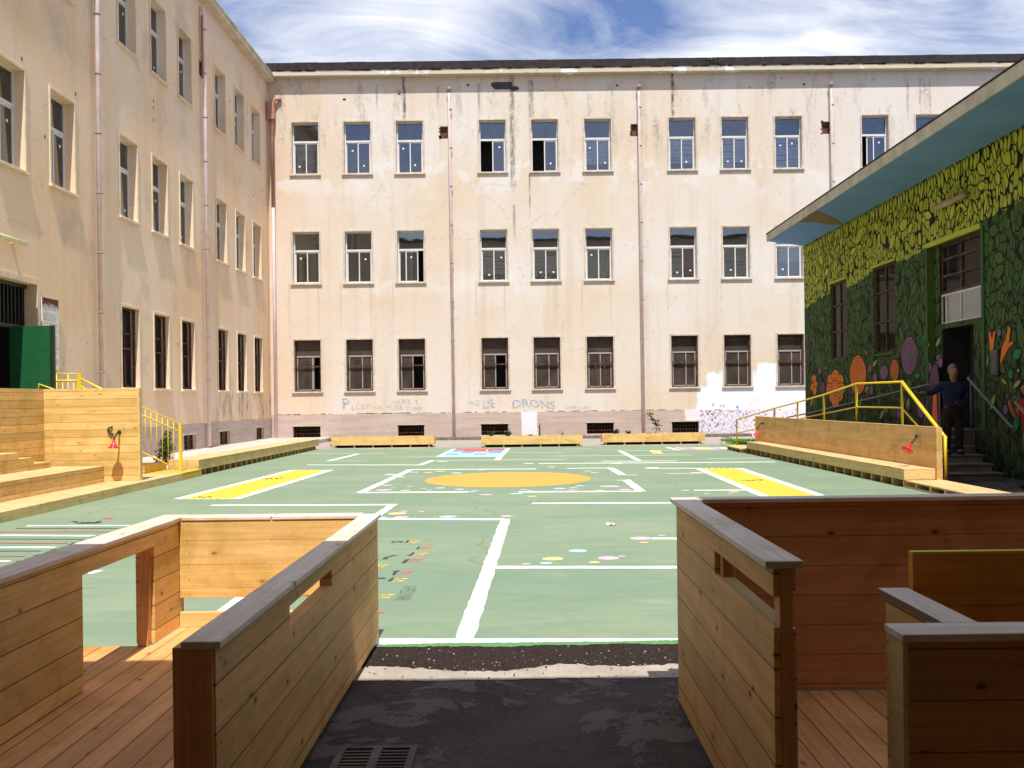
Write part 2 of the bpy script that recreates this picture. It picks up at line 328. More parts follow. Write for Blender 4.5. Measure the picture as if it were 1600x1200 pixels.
plain('concrete_pale', (0.50, 0.44, 0.40), 0.9, 0.2, var=0.14, scale=1.4)
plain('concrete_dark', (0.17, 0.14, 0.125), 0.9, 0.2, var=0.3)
plain('rail_grey', (0.13, 0.16, 0.15), 0.5, 0.4)
plain('steel_frame', (0.55, 0.55, 0.52), 0.45, 0.5)
plain('box_grey', (0.045, 0.05, 0.055), 0.5, 0.4)
plain('soffit_ochre', (0.26, 0.17, 0.09), 0.9, 0.2)
plain('fascia_stone', (0.50, 0.46, 0.37), 0.9, 0.2, var=0.16, scale=3)
n = N('soffit_blue', 0.85, 0.2)
c = n.mix(n.ramp(n.noise(n.pos, 0.9, 5, 0.6), 0.35, 0.7), (0.18, 0.34, 0.60, 1), (0.155, 0.30, 0.54, 1))
c = n.mix(n.ramp(n.math('SUBTRACT', n.y, n.math('MULTIPLY', n.x, 1.0)), 16.8, 19.6), c, (0.20, 0.37, 0.80, 1)); n.col(c)

# window glass: part see-through, part mirror
def glass(name, tint, refl, dust=0.0, ior=1.5):
    m = bpy.data.materials.new(name); m.use_nodes = True; t = m.node_tree; t.nodes.clear()
    tr = t.nodes.new('ShaderNodeBsdfTransparent'); tr.inputs[0].default_value = tint + (1,)
    gl = t.nodes.new('ShaderNodeBsdfGlossy'); gl.inputs['Roughness'].default_value = 0.02; gl.inputs[0].default_value = (0.9, 0.95, 1, 1)
    fr = t.nodes.new('ShaderNodeFresnel'); fr.inputs[0].default_value = ior
    ma = t.nodes.new('ShaderNodeMath'); ma.operation = 'ADD'; ma.inputs[1].default_value = refl; t.links.new(fr.outputs[0], ma.inputs[0])
    ge = t.nodes.new('ShaderNodeNewGeometry'); no = t.nodes.new('ShaderNodeTexNoise'); no.inputs['Scale'].default_value = 0.7
    t.links.new(ge.outputs['Position'], no.inputs['Vector'])
    bu = t.nodes.new('ShaderNodeBump'); bu.inputs['Strength'].default_value = 0.06; bu.inputs['Distance'].default_value = 0.05
    t.links.new(no.outputs['Fac'], bu.inputs['Height']); t.links.new(bu.outputs[0], gl.inputs['Normal'])
    mi = t.nodes.new('ShaderNodeMixShader'); t.links.new(ma.outputs[0], mi.inputs[0]); t.links.new(tr.outputs[0], mi.inputs[1]); t.links.new(gl.outputs[0], mi.inputs[2])
    last = mi.outputs[0]
    if dust:
        df = t.nodes.new('ShaderNodeBsdfDiffuse'); m3 = t.nodes.new('ShaderNodeMixShader'); nz = t.nodes.new('ShaderNodeTexNoise'); nz.inputs['Scale'].default_value = 1.6; nz.inputs['Detail'].default_value = 5
        t.links.new(ge.outputs['Position'], nz.inputs['Vector']); mr = t.nodes.new('ShaderNodeMapRange'); mr.inputs[1].default_value = .3; mr.inputs[2].default_value = .7; mr.inputs[3].default_value = dust * .6; mr.inputs[4].default_value = dust * 1.5
        t.links.new(nz.outputs['Fac'], mr.inputs[0]); df.inputs[0].default_value = (0.13, 0.10, 0.085, 1); t.links.new(mr.outputs[0], m3.inputs[0]); t.links.new(last, m3.inputs[1]); t.links.new(df.outputs[0], m3.inputs[2]); last = m3.outputs[0]
    o = t.nodes.new('ShaderNodeOutputMaterial'); t.links.new(last, o.inputs[0]); MATS[name] = m
glass('glass_clear', (0.80, 0.84, 0.86), 0.10)
glass('glass_blue', (0.30, 0.36, 0.50), 0.13)
glass('glass_dusty', (0.42, 0.38, 0.36), 0.02, 0.42)
glass('glass_brown', (0.30, 0.25, 0.22), 0.0, 0.16, 1.12)
glass('glass_mid', (0.85, 0.88, 0.95), 0.07)

# ground materials
n = N('court_green', 0.75, 0.25)
f1 = n.noise(n.vec(n.math('MULTIPLY', n.x, 0.25), n.math('MULTIPLY', n.y, 0.7), 0.0), 1.0, 6, 0.6, 0.6)
f2 = n.noise(n.vec(n.math('MULTIPLY', n.x, 0.8), n.math('MULTIPLY', n.y, 3.0), 0.0), 2.2, 7, 0.68, 0.4)
c = n.mix(n.ramp(f1, 0.36, 0.66), (0.175, 0.250, 0.168, 1), (0.222, 0.282, 0.182, 1))
c = n.mix(n.math('MULTIPLY', n.ramp(f2, 0.42, 0.70), 0.6), c, (0.142, 0.218, 0.152, 1))
c = n.mix(n.math('MULTIPLY', n.ramp(n.noise(n.pos, 0.5, 4), 0.5, 0.7), 0.35), c, (0.26, 0.30, 0.21, 1))
m = n.ramp(n.noise(n.pos, 26.0, 5, 0.8), 0.52, 0.68)
c = n.mix(n.math('MULTIPLY', m, 0.34), c, (0.12, 0.18, 0.12, 1))
ckw = n.math('MULTIPLY', n.noise(n.pos, 2.0, 4), 0.5)
cks = n.voro(n.vec(n.math('ADD', n.x, ckw), n.math('ADD', n.math('MULTIPLY', n.y, 0.8), ckw), 0.0), 0.28, 'DISTANCE_TO_EDGE')
c = n.mix(n.math('MULTIPLY', n.ramp(cks, 0.0, 0.006, 1.0, 0.0), n.ramp(f1, 0.42, 0.60, 0.0, 0.5)), c, (0.09, 0.13, 0.09, 1))
patch = n.noise(n.vec(n.math('MULTIPLY', n.x, 0.7), n.math('MULTIPLY', n.y, 1.6), 3.0), 2.4, 8, 0.72)
c = n.mix(n.math('MULTIPLY', n.ramp(patch, 0.55, 0.72), 0.35), c, (0.33, 0.36, 0.27, 1))
sc = n.noise(n.vec(n.math('MULTIPLY', n.x, 1.2), n.math('MULTIPLY', n.y, 9.0), 0.0), 1.5, 5, 0.75)
c = n.mix(n.math('MULTIPLY', n.ramp(sc, 0.62, 0.74), 0.4), c, (0.13, 0.20, 0.14, 1))
n.bump(n.noise(n.pos, 130.0, 3, 0.7), 0.35, 0.004); n.col(c)

n = N('asphalt', 0.9, 0.25)
f1 = n.noise(n.pos, 1.7, 8, 0.68, 0.4); f2 = n.noise(n.pos, 42.0, 5, 0.9); f3 = n.noise(n.pos, 1.3, 9, 0.72, 0.5)
c = n.mix(n.ramp(f1, 0.35, 0.7), (0.058, 0.047, 0.041, 1), (0.105, 0.086, 0.076, 1))
rb = n.ramp(f3, 0.50, 0.56)
c = n.mix(n.math('MULTIPLY', rb, 0.75), c, (0.18, 0.15, 0.13, 1))
ed = n.math('MULTIPLY', n.ramp(f3, 0.538, 0.547), n.ramp(f3, 0.549, 0.56, 1.0, 0.0))
c = n.mix(n.math('MULTIPLY', ed, 0.5), c, (0.20, 0.175, 0.16, 1))
c = n.mix(n.math('MULTIPLY', n.ramp(f2, 0.50, 0.66), 0.55), c, (0.17, 0.148, 0.135, 1))
c = n.mix(n.math('MULTIPLY', n.ramp(f2, 0.34, 0.46, 1.0, 0.0), 0.7), c, (0.018, 0.015, 0.014, 1))
c = n.mix(n.ramp(n.voro(n.pos, 5.0), 0.02, 0.035, 0.8, 0.0), c, (0.42, 0.40, 0.38, 1))
# pale gravel and concrete towards the far building
g = n.noise(n.pos, 24.0, 5, 0.7)
pale = n.mix(n.ramp(g, 0.35, 0.65), (0.29, 0.25, 0.225, 1), (0.40, 0.35, 0.32, 1))
pale = n.mix(n.math('MULTIPLY', n.ramp(n.noise(n.pos, 1.1, 6, 0.6), 0.5, 0.7), 0.4), pale, (0.25, 0.21, 0.19, 1))
c = n.mix(n.ramp(n.y, 29.0, 29.1), c, pale)
n.bump(n.math('ADD', n.math('MULTIPLY', f2, 0.5), rb), 0.8, 0.012); n.col(c)

n = N('concrete_strip', 0.9, 0.2)
f2 = n.noise(n.pos, 90.0, 4, 0.8)
c = n.mix(n.ramp(n.noise(n.pos, 3.0, 6), 0.35, 0.7), (0.36, 0.31, 0.26, 1), (0.46, 0.40, 0.34, 1))
c = n.mix(n.math('MULTIPLY', n.ramp(f2, 0.52, 0.66), 0.6), c, (0.10, 0.085, 0.075, 1))
n.bump(f2, 0.6, 0.01); n.col(c)
n = N('soil_strip', 0.95, 0.1)
f2 = n.noise(n.pos, 70.0, 5, 0.8)
c = n.mix(n.ramp(f2, 0.40, 0.62), (0.030, 0.022, 0.020, 1), (0.085, 0.060, 0.052, 1))
c = n.mix(n.math('MULTIPLY', n.ramp(n.noise(n.pos, 48.0, 4, 0.8), 0.62, 0.70), 0.8), c, (0.26, 0.15, 0.09, 1))
n.bump(f2, 1.0, 0.03); n.col(c)

def paint(name, c, wear=0.35):
    n = N(name, 0.7, 0.3)
    f = n.noise(n.vec(n.math('MULTIPLY', n.x, 1.0), n.math('MULTIPLY', n.y, 2.0), 0.0), 6.0, 6, 0.7)
    g = n.noise(n.pos, 120.0, 3, 0.7)
    cc = n.mix(n.math('MULTIPLY', n.ramp(f, 0.50, 0.75), wear), c + (1,), tuple(q * 0.72 + w * 0.2 for q, w in zip(c, (0.22, 0.38, 0.22))) + (1,))
    cc = n.mix(n.math('MULTIPLY', n.ramp(g, 0.6, 0.7), 0.25), cc, tuple(q * 0.55 for q in c) + (1,))
    n.col(cc)
paint('paint_white', (0.80, 0.80, 0.78), 0.25)
paint('paint_cream', (0.54, 0.58, 0.42), 0.4)
paint('paint_yellow', (0.68, 0.46, 0.045), 0.35)
paint('paint_orange', (0.70, 0.325, 0.065), 0.3)
paint('paint_blue', (0.36, 0.60, 0.72)); paint('paint_pink', (0.58, 0.42, 0.50)); paint('paint_peach', (0.66, 0.52, 0.24))
paint('paint_red', (0.64, 0.07, 0.09)); paint('paint_black', (0.035, 0.045, 0.04)); paint('paint_strong_blue', (0.12, 0.30, 0.62))
paint('paint_dull_red', (0.48, 0.16, 0.13), 0.6); paint('paint_magenta', (0.62, 0.26, 0.42)); paint('paint_dark_yellow', (0.68, 0.46, 0.05))
paint('paint_edge_green', (0.10, 0.24, 0.09)); paint('paint_pale_blue', (0.52, 0.66, 0.66))

# mural
WX = 8.9
n = N('mural_base', 0.85, 0.2)
wob = n.noise(n.pos, 0.45, 3)
bd = n.math('ADD', n.math('ADD', 5.72, n.math('MULTIPLY', n.y, -0.045)), n.math('MULTIPLY', n.math('SUBTRACT', wob, 0.5), 0.5))
up = n.ramp(n.math('SUBTRACT', n.z, bd), -0.015, 0.015)
v1 = n.vec(0.0, n.math('MULTIPLY', n.y, 7.2), n.math('MULTIPLY', n.math('ADD', n.z, n.math('MULTIPLY', wob, 0.8)), 4.1))
e1 = n.voro(v1, 1.0, 'DISTANCE_TO_EDGE'); k1 = n.voro(v1, 1.0, 'F1', out='Color'); f1d = n.voro(v1, 1.0, 'F1')
sk = n.t.nodes.new('ShaderNodeSeparateColor'); n.t.links.new(k1, sk.inputs[0])
lt = n.mix(sk.outputs[0], (0.44, 0.46, 0.045, 1), (0.34, 0.39, 0.050, 1))
low = n.mix(n.ramp(n.z, 0.9, 3.2), n.mix(sk.outputs[0], (0.036, 0.060, 0.018, 1), (0.052, 0.078, 0.022, 1)), n.mix(sk.outputs[1], (0.075, 0.120, 0.028, 1), (0.044, 0.100, 0.030, 1)))
c = n.mix(up, low, lt)
c = n.mix(n.math('MAXIMUM', n.ramp(e1, 0.035, 0.085, 1.0, 0.0), n.ramp(f1d, 0.68, 0.78)), c, (0.012, 0.014, 0.010, 1))
n.col(c)
for nm, cc in (('mural_black', (0.010, 0.011, 0.010)), ('mural_lime', (0.46, 0.49, 0.050)), ('mural_leaf', (0.050, 0.110, 0.030)), ('mural_mid', (0.080, 0.130, 0.028)),
               ('mural_orange', (0.78, 0.20, 0.04)), ('mural_purple', (0.22, 0.11, 0.19)), ('mural_mint', (0.025, 0.20, 0.075)), ('mural_pale', (0.30, 0.36, 0.09)), ('mural_violet', (0.14, 0.07, 0.13))):
    plain(nm, cc, 0.85, 0.2, var=0.08, scale=3)
plain('graffiti_blue', (0.36, 0.42, 0.48), 0.9, 0.1, var=0.3, scale=9); plain('graffiti_grey', (0.50, 0.47, 0.44), 0.9, 0.1, var=0.3, scale=9)
plain('graffiti_pale', (0.50, 0.50, 0.50), 0.9, 0.1, var=0.3, scale=9)

# people
plain('skin', (0.28, 0.125, 0.08), 0.6, 0.3, var=0.05); plain('hair_grey', (0.17, 0.15, 0.14), 0.8, 0.2); plain('hair_dark', (0.03, 0.02, 0.015), 0.7, 0.3)
plain('cloth_navy', (0.018, 0.026, 0.05), 0.9, 0.1); plain('cloth_brown', (0.032, 0.024, 0.020), 0.9, 0.1); plain('cloth_red', (0.30, 0.012, 0.02), 0.9, 0.1)
plain('shoe_black', (0.015, 0.013, 0.013), 0.5, 0.4); plain('cloth_khaki', (0.16, 0.12, 0.08), 0.9, 0.1)

# ------------------------------------------------------------------ mesh building
class MB:
    def __init__(s): s.v = []; s.f = []; s.m = []; s.sm = []
    def add(s, vs, fs, mi=0, smooth=False):
        o = len(s.v); s.v += [tuple(p) for p in vs]
        for f in fs: s.f.append(tuple(o + i for i in f)); s.m.append(mi); s.sm.append(smooth)
        return s
    def hexa(s, p, mi=0): return s.add(p, [(0, 3, 2, 1), (4, 5, 6, 7), (0, 1, 5, 4), (1, 2, 6, 5), (2, 3, 7, 6), (3, 0, 4, 7)], mi)
    def box(s, x0, x1, y0, y1, z0, z1, mi=0):
        return s.hexa([(x0, y0, z0), (x1, y0, z0), (x1, y1, z0), (x0, y1, z0), (x0, y0, z1), (x1, y0, z1), (x1, y1, z1), (x0, y1, z1)], mi)
    def poly(s, pts, mi=0): return s.add(pts, [tuple(range(len(pts)))], mi)
    def prism(s, pts, d, mi=0):                 # outline pushed along vector d
        n_ = len(pts); d = Vector(d); q = [tuple(Vector(p) + d) for p in pts]
        fs = [tuple(range(n_)), tuple(range(2 * n_ - 1, n_ - 1, -1))] + [(i, (i + 1) % n_, n_ + (i + 1) % n_, n_ + i) for i in range(n_)]
        return s.add(list(pts) + q, fs, mi)
    def tube(s, pts, r, seg=8, mi=0, close=True):
        pts = [Vector(p) for p in pts]; rs = r if isinstance(r, (list, tuple)) else [r] * len(pts)
        rings = []; up0 = None
        for i, p in enumerate(pts):
            d = ((pts[i] - pts[i - 1]).normalized() if i else Vector()) + ((pts[i + 1] - pts[i]).normalized() if i < len(pts) - 1 else Vector())
            d.normalize()
            if up0 is None: up0 = Vector((0, 0, 1)) if abs(d.z) < 0.9 else Vector((1, 0, 0))
            a = d.cross(up0); a = a.normalized() if a.length > 1e-4 else d.orthogonal().normalized(); b = a.cross(d).normalized(); up0 = b
            rings.append([p + (a * math.cos(t) + b * math.sin(t)) * rs[i] for t in [2 * math.pi * k / seg for k in range(seg)]])
        vs = [q for g in rings for q in g]; fs = []
        for i in range(len(pts) - 1):
            for k in range(seg): fs.append((i * seg + k, i * seg + (k + 1) % seg, (i + 1) * seg + (k + 1) % seg, (i + 1) * seg + k))
        if close: fs += [tuple(range(seg - 1, -1, -1)), tuple(range((len(pts) - 1) * seg, len(pts) * seg))]
        return s.add(vs, fs, mi, True)
    def disc(s, c, rx, ry, seg=28, mi=0, rot=0, jit=0.0):      # flat, level
        pts = []
        for k in range(seg):
            t = 2 * math.pi * k / seg; j = 1 + random.uniform(-jit, jit)
            x, y = rx * j * math.cos(t), ry * j * math.sin(t)
            pts.append((c[0] + x * math.cos(rot) - y * math.sin(rot), c[1] + x * math.sin(rot) + y * math.cos(rot), c[2]))
        return s.poly(pts, mi)
    def build(s, name, mats, parent=None, bevel=0.0, recalc=True):
        root = parent
        while root is not None and root.parent is not None: root = root.parent
        off = Vector(root.location) if root is not None else Vector()
        if parent is not None and parent is not root: pass
        me = bpy.data.meshes.new(name); me.from_pydata([tuple(Vector(p) - off) for p in s.v], [], s.f)
        for i, p in enumerate(me.polygons): p.material_index = s.m[i]; p.use_smooth = s.sm[i]
        if recalc:
            bm = bmesh.new(); bm.from_mesh(me); bmesh.ops.recalc_face_normals(bm, faces=bm.faces); bm.to_mesh(me); bm.free()
        if isinstance(mats, str): mats = [mats]
        for q in mats: me.materials.append(MATS[q])
        o = bpy.data.objects.new(name, me); C.objects.link(o)
        if parent is not None: o.parent = parent
        if bevel:
            b = o.modifiers.new('bevel', 'BEVEL'); b.width = bevel; b.segments = 2; b.limit_method = 'ANGLE'; b.angle_limit = R(40)
            b.harden_normals = False
        return o

def tag(o, label, cat, group=None):
    o['label'] = label; o['category'] = cat
    if group: o['group'] = group
    return o
def thing(name, label, cat, loc=(0, 0, 0), group=None):
    o = bpy.data.objects.new(name, None); C.objects.link(o); o.location = loc; o.empty_display_size = 0.2
    return tag(o, label, cat, group)
def structure(o): o['kind'] = 'structure'; return o
def shift(o, dx, dy, dz=0): o.location = Vector(o.location) + Vector((dx, dy, dz))
def copy_tree(o, parent=None):
    c = o.copy(); C.objects.link(c)
    if parent is not None: c.parent = parent
    for ch in [k for k in C.objects if k.parent == o]: copy_tree(ch, c)
    return c

def text_mesh(txt, mat, name, parent, fn, size, thin=0.0):
    cu = bpy.data.curves.new('t', 'FONT'); cu.body = txt; cu.size = size; cu.resolution_u = 2; cu.offset = thin
    o = bpy.data.objects.new('t', cu); C.objects.link(o)
    bpy.context.view_layer.update()
    me = bpy.data.meshes.new_from_object(o.evaluated_get(bpy.context.evaluated_depsgraph_get()))
    vs_ = [fn(v.co.x, v.co.y) for v in me.vertices]; fs = [tuple(p.vertices) for p in me.polygons]
    bpy.data.objects.remove(o); bpy.data.curves.remove(cu); bpy.data.meshes.remove(me)
    return MB().add(vs_, fs).build(name, mat, parent, recalc=False)

# ------------------------------------------------------------------ ground
g = MB(); g.poly([(-400, -400, 0), (400, -400, 0), (400, 900, 0), (-400, 900, 0)])
structure(g.build('ground', 'asphalt'))

court = MB()
edge = [(-7.06, 5.55, .004), (-2.2, 5.55, .004)]
xs = [-1.0 + i * 0.12 for i in range(0, 17)]
edge += [(-1.05, 5.97, .004)] + [(x, 5.96 + random.uniform(-.03, .02), .004) for x in xs] + [(1.2, 6.0, .004), (6.9, 6.0, .004)]
edge += [(7.0, 13.0, .004), (6.45, 15.5, .004), (6.05, 26.6, .004), (6.6, 31.3, .004), (-6.95, 31.5, .004)]
court.poly(edge); structure(court.build('court', 'court_green', recalc=False))
st = MB(); pts = [(-1.3 + i * .1, 5.80 + random.uniform(-.01, .01), .006) for i in range(0, 30)]
def jstrip(y0, y1, x0, x1, j0, j1, z, step=0.018):
    n_ = int((x1 - x0) / step); a = [(x0 + i * step, y0 + mnoise.noise((i * .05, y0, 1)) * j0 + mnoise.noise((i * .4, y0, 3)) * j0 * .25 + random.uniform(-.008, .008), z) for i in range(n_ + 1)]
    b = [(x0 + i * step, y1 + mnoise.noise((i * .05, y1, 5)) * j1 + mnoise.noise((i * .4, y1, 7)) * j1 * .25 + random.uniform(-.008, .008), z) for i in range(n_ + 1)]
    fs = [(i, i + 1, n_ + 2 + i, n_ + 1 + i) for i in range(n_)]
    return a + b, fs
vs_, fs = jstrip(5.485, 5.985, -1.4, 1.6, .10, .03, .006); structure(MB().add(vs_, fs).build('soil_edge', 'soil_strip', recalc=False))
vs_, fs = jstrip(5.25, 5.60, -1.4, 1.6, .02, .05, .003); structure(MB().add(vs_, fs).build('concrete_edge', 'concrete_strip', recalc=False))  # pale concrete cut at the porch shadow's edge; the sunlit band is partly painted
vs_, fs = jstrip(5.945, 6.03, -1.4, 1.6, .05, .02, .009); structure(MB().add(vs_, fs).build('painted_edge', 'paint_edge_green', recalc=False))
# loose stones, leaves and grit on the soil strip
m = MB()
for i in range(300):
    x = random.uniform(-0.95, 0.85); y = random.triangular(5.0, 6.0, 5.5); r = random.choice((.0016, .002, .0025, .003, .004, .006)); z = .007
    k = random.choice((0, 1, 1, 2, 2))
    a0 = random.uniform(0, 6.28); pts = [(x + r * math.cos(a0 + t) * random.uniform(.7, 1.4), y + r * math.sin(a0 + t) * random.uniform(.7, 1.4), z) for t in (0, 1.2, 2.5, 3.7, 5)]
    m.prism(pts, (0, 0, r * .9), k)
o = m.build('grit', ['concrete_pale', 'lamp_brown', 'soil']); o['kind'] = 'stuff'; o['label'] = 'pale grit and crumbs scattered over the dark soil strip'; o['category'] = 'grit'

# sidewalks along the far and left buildings
sw = MB(); sw.box(-10.2, -7.75, 17.6, 38.1, -.1, .15)
structure(sw.build('sidewalk', 'concrete_pale', bevel=.01))
kb = MB(); kb.box(-7.75, 9.0, 37.35, 38.1, -.1, .11); structure(kb.build('kerb', 'concrete_dark', bevel=.01))
# ------------------------------------------------------------------ painted marks on the court
LZ = [0.0]
def line(mb, p, q, w, mi=0, z=0.0050, h=0.0):
    LZ[0] += 0.00002; z += LZ[0]
    a = Vector(gp(*p)); b = Vector(gp(*q)); d = (b - a); L = d.length; d.normalize(); s_ = Vector((-d.y, d.x, 0)) * w / 2
    n_ = max(1, int(L / 0.14)); A = []; B = []
    for i in range(n_ + 1):
        c_ = a + d * (L * i / n_); j = .0075
        A.append((c_ + s_ + Vector((random.uniform(-j, j), random.uniform(-j, j), z)))); B.append(c_ - s_ + Vector((random.uniform(-j, j), random.uniform(-j, j), z)))
    mb.add(A + B, [(i, i + 1, n_ + 2 + i, n_ + 1 + i) for i in range(n_)], mi)
marks = bpy.data.objects.new('court_markings', None); C.objects.link(marks); marks['kind'] = 'structure'
m = MB(); W0 = .13
LN = [((725, 1001), (790, 811.5), .125), ((574, 1003.5), (1066, 1003.5), .16), ((580, 811), (788, 812), .15), ((570, 818), (616, 788), .12), ((330, 790), (612, 789), .15),
      ((766, 887), (1062, 887), .13), ((832, 787), (1060, 786), .15), ((1013, 842), (1062, 842), .12),
      ((563, 770), (642, 734), .14), ((563, 770), (732, 769), .16), ((810, 769), (1002, 768), .16), ((1002, 768), (978, 750), .16), ((972, 742), (954, 731.5), .16), ((892, 732), (957, 731.5), .14), ((638, 734), (838, 733), .16),
      ((684.3, 713.8), (710, 701.7), .12), ((776.7, 718.9), (793.7, 701), .14), ((513, 720.5), (560, 709.5), .14), ((656, 727), (675, 720), .14),
      ((968.3, 704.5), (998.5, 720), .14), ((1042, 699), (1060, 703.5), .14), ((1127, 699), (1147, 703.5), .14), ((480, 726.8), (656, 726.8), .15), ((841, 724.6), (1212, 722), .16),
      ((941, 721), (1058, 720.5), .13), ((134, 897), (152, 892), .12), ((350, 958), (383, 932), .13), ((42, 822), (202, 821.7), .09), ((0, 837), (147, 837.8), .09), ((-20, 856), (86, 856), .09), ((-40, 877.4), (16, 877.4), .08),
      ((1084.6, 766.7), (1164, 766), .13), ((1007, 732), (1086, 732), .14)]
for p, q, w in LN: line(m, p, q, w)
m.build('white_line', 'paint_white', marks, recalc=False)
m = MB()
for p, q, w in [((560, 709.5), (603.5, 709), .12), ((467, 709), (560, 709), .1), ((513, 720.5), (573, 720.5), .1), ((674.7, 719.9), (884, 718.3), .13), ((636.5, 714.4), (685, 713.8), .12),
                ((793.7, 707.4), (879, 707.4), .12), ((867, 712.8), (1082, 711.4), .13), ((976, 704.5), (1054, 703.5), .12), ((1034, 709.5), (1075, 709), .1), ((1104, 717), (1216, 716), .12),
                ((1040.6, 740.3), (1101, 739.8), .12), ((560, 701.5), (600, 701.5), .1), ((620, 701.8), (660, 701.8), .1), ((880, 702), (925, 701), .1)]: line(m, p, q, w)
m.build('cream_line', 'paint_cream', marks, recalc=False)
# yellow running lanes with white sides
def lane(q, dash):
    m = MB(); z = .0046
    m.poly([tuple(Vector(gp(*p)) + Vector((0, 0, z))) for p in q]); m.build('yellow_lane', 'paint_yellow', marks, recalc=False)
    m = MB(); line(m, q[0], q[3], .15, z=.0052); line(m, q[1], q[2], .15, z=.0052)
    for a_, b_ in ((q[0], q[1]), (q[3], q[2])):
        for k in range(dash):
            t0, t1 = (k + .2) / dash, (k + .72) / dash
            line(m, (a_[0] + (b_[0] - a_[0]) * t0, a_[1] + (b_[1] - a_[1]) * t0), (a_[0] + (b_[0] - a_[0]) * t1, a_[1] + (b_[1] - a_[1]) * t1), .09, z=.0056)
    m.build('lane_line', 'paint_white', marks, recalc=False)
lane([(278, 780), (368, 780), (516, 734.8), (458, 734.8)], 7)
lane([(1195, 776), (1283, 775), (1155, 732), (1090, 732)], 7)
m = MB()
for (u, v) in ((312, 777), (320, 777.5), (328, 777), (410, 748), (417, 748.5), (424, 748.3), (432, 748), (440, 747.5), (1162, 750.5), (1168, 751.5), (1176, 751), (1183, 750.7), (1189, 750.5)):
    for k in range(3): line(m, (u - 2 + random.uniform(-1, 1), v + random.uniform(-.8, .8)), (u + 2 + random.uniform(-1, 1), v + random.uniform(-.8, .8)), .04, z=.0056)
for p, q, w in [((24, 826.5), (186, 826.5), .035), ((-20, 843), (128, 843.4), .035), ((-30, 862), (63, 862), .035)]: line(m, p, q, w)
for (u, v) in [(118 + i * 6, 817 + random.uniform(-1, 1)) for i in range(7)] + [(146 + (-i) * 14, 841 + i * 4.6) for i in range(8)] + [(128 - i * 14, 848 + i * 4.4) for i in range(8)]:
    for k in range(3): line(m, (u - 4 + random.uniform(-2, 2), v + random.uniform(-1.5, 1.5)), (u + 4 + random.uniform(-2, 2), v + random.uniform(-1.5, 1.5)), .035)
# little arrows beside the footprints
def stroke(pts, w=.022):
    for a_, b_ in zip(pts[:-1], pts[1:]): line(m, a_, b_, w)
def z6(*p): return [(560 + a_ / 7.5, 820 + b_ / 7.5) for a_, b_ in p]
stroke(z6((545, 212), (595, 212))); stroke(z6((585, 190), (565, 215))); stroke(z6((690, 288), (715, 262))); stroke(z6((570, 366), (612, 364), (648, 332)))
stroke(z6((530, 455), (568, 418), (605, 414))); stroke(z6((415, 595), (445, 552))); stroke(z6((405, 556), (482, 550))); stroke(z6((345, 668), (400, 662))); stroke(z6((365, 668), (408, 630)))
stroke(z6((450, 368), (390, 372), (330, 392), (290, 408), (345, 408))); stroke(z6((300, 408), (325, 385)), .02); stroke(z6((150, 602), (190, 620), (240, 636), (312, 636))); stroke(z6((150, 524), (270, 508)))
for k in range(7): stroke(z6((390 + k * 17, 215 - (k % 3) * 8), (420 + k * 16, 200 + (k % 2) * 14)), .014)
m.build('black_stroke', 'paint_black', marks, recalc=False)
m = MB()
for p, q, w in [((-20, 832), (171, 831.6), .05), ((-20, 849), (106, 849.5), .05), ((-20, 869.4), (39, 869.8), .05), ((162, 810), (172, 810), .10), ((168, 808.5), (175, 810), .06), ((168, 811.5), (175, 810), .06)]: line(m, p, q, w)
m.build('red_line', 'paint_dull_red', marks, recalc=False)
m = MB(); c0 = gp(793.5, 748.8); m.disc((c0[0], c0[1], .0056), 1.62, 1.75, 64); m.build('orange_disc', 'paint_orange', marks, recalc=False)
DOTS = {'paint_pink': [(630.8, 799.4, 6), (627, 808.6, 12), (791.6, 807, 10), (600, 766, 13), (742.7, 767, 6), (759, 773.5, 10), (817, 765.6, 6), (822.5, 882, 7), (950.7, 873, 17), (971, 870, 6), (1002, 842, 18), (1033.8, 837.4, 6), (952.6, 760.4, 16), (976, 765.4, 10), (896, 766.5, 7), (1141, 771.5, 5), (647, 738.4, 8), (862, 731, 6), (861.7, 729.5, 6), (605, 759, 9), (890, 766, 5)],
        'paint_peach': [(621, 803, 15), (659, 800, 5), (680, 809, 3), (648, 809, 3), (615.7, 763, 4), (633, 766.7, 8), (662, 764, 5), (827, 767, 5), (832, 776, 8), (863.8, 874, 17), (928.7, 879.5, 9), (1006, 848.4, 7), (896, 762.8, 7), (936.7, 766.7, 7), (970.5, 750.8, 8), (1071, 766.7, 7), (1146.5, 769, 8), (1088, 739, 10), (918, 736.5, 7), (929, 738.9, 7), (687.5, 736.9, 9), (669.4, 738.8, 8), (752, 735, 6), (992, 743, 6), (640, 761, 5)],
        'paint_blue': [(598, 809, 7), (700, 808, 14), (670.5, 766, 5), (688, 763, 8), (717.7, 765, 8), (737.4, 768.8, 6), (806.5, 771.8, 10), (874.5, 763.7, 10), (903, 861.6, 15), (853.6, 880.8, 10), (906, 759.6, 8), (1104, 772, 5), (980, 742.7, 7)],
        'paint_pale_blue': [(713, 739.4, 9), (691.7, 721.4, 9), (1020, 731, 10), (963.6, 724.6, 9), (625, 745.5, 8), (610, 742, 10), (826, 724.6, 9), (893, 732.4, 8)]}
for mat, L in DOTS.items():
    m = MB()
    for i, (u, v, r) in enumerate(L):
        c0 = gp(u, v); rr = r * c0[1] / F; m.disc((c0[0], c0[1], .0062 + .00004 * i), rr, rr * .95, 22)
    m.build('dot', mat, marks, recalc=False)
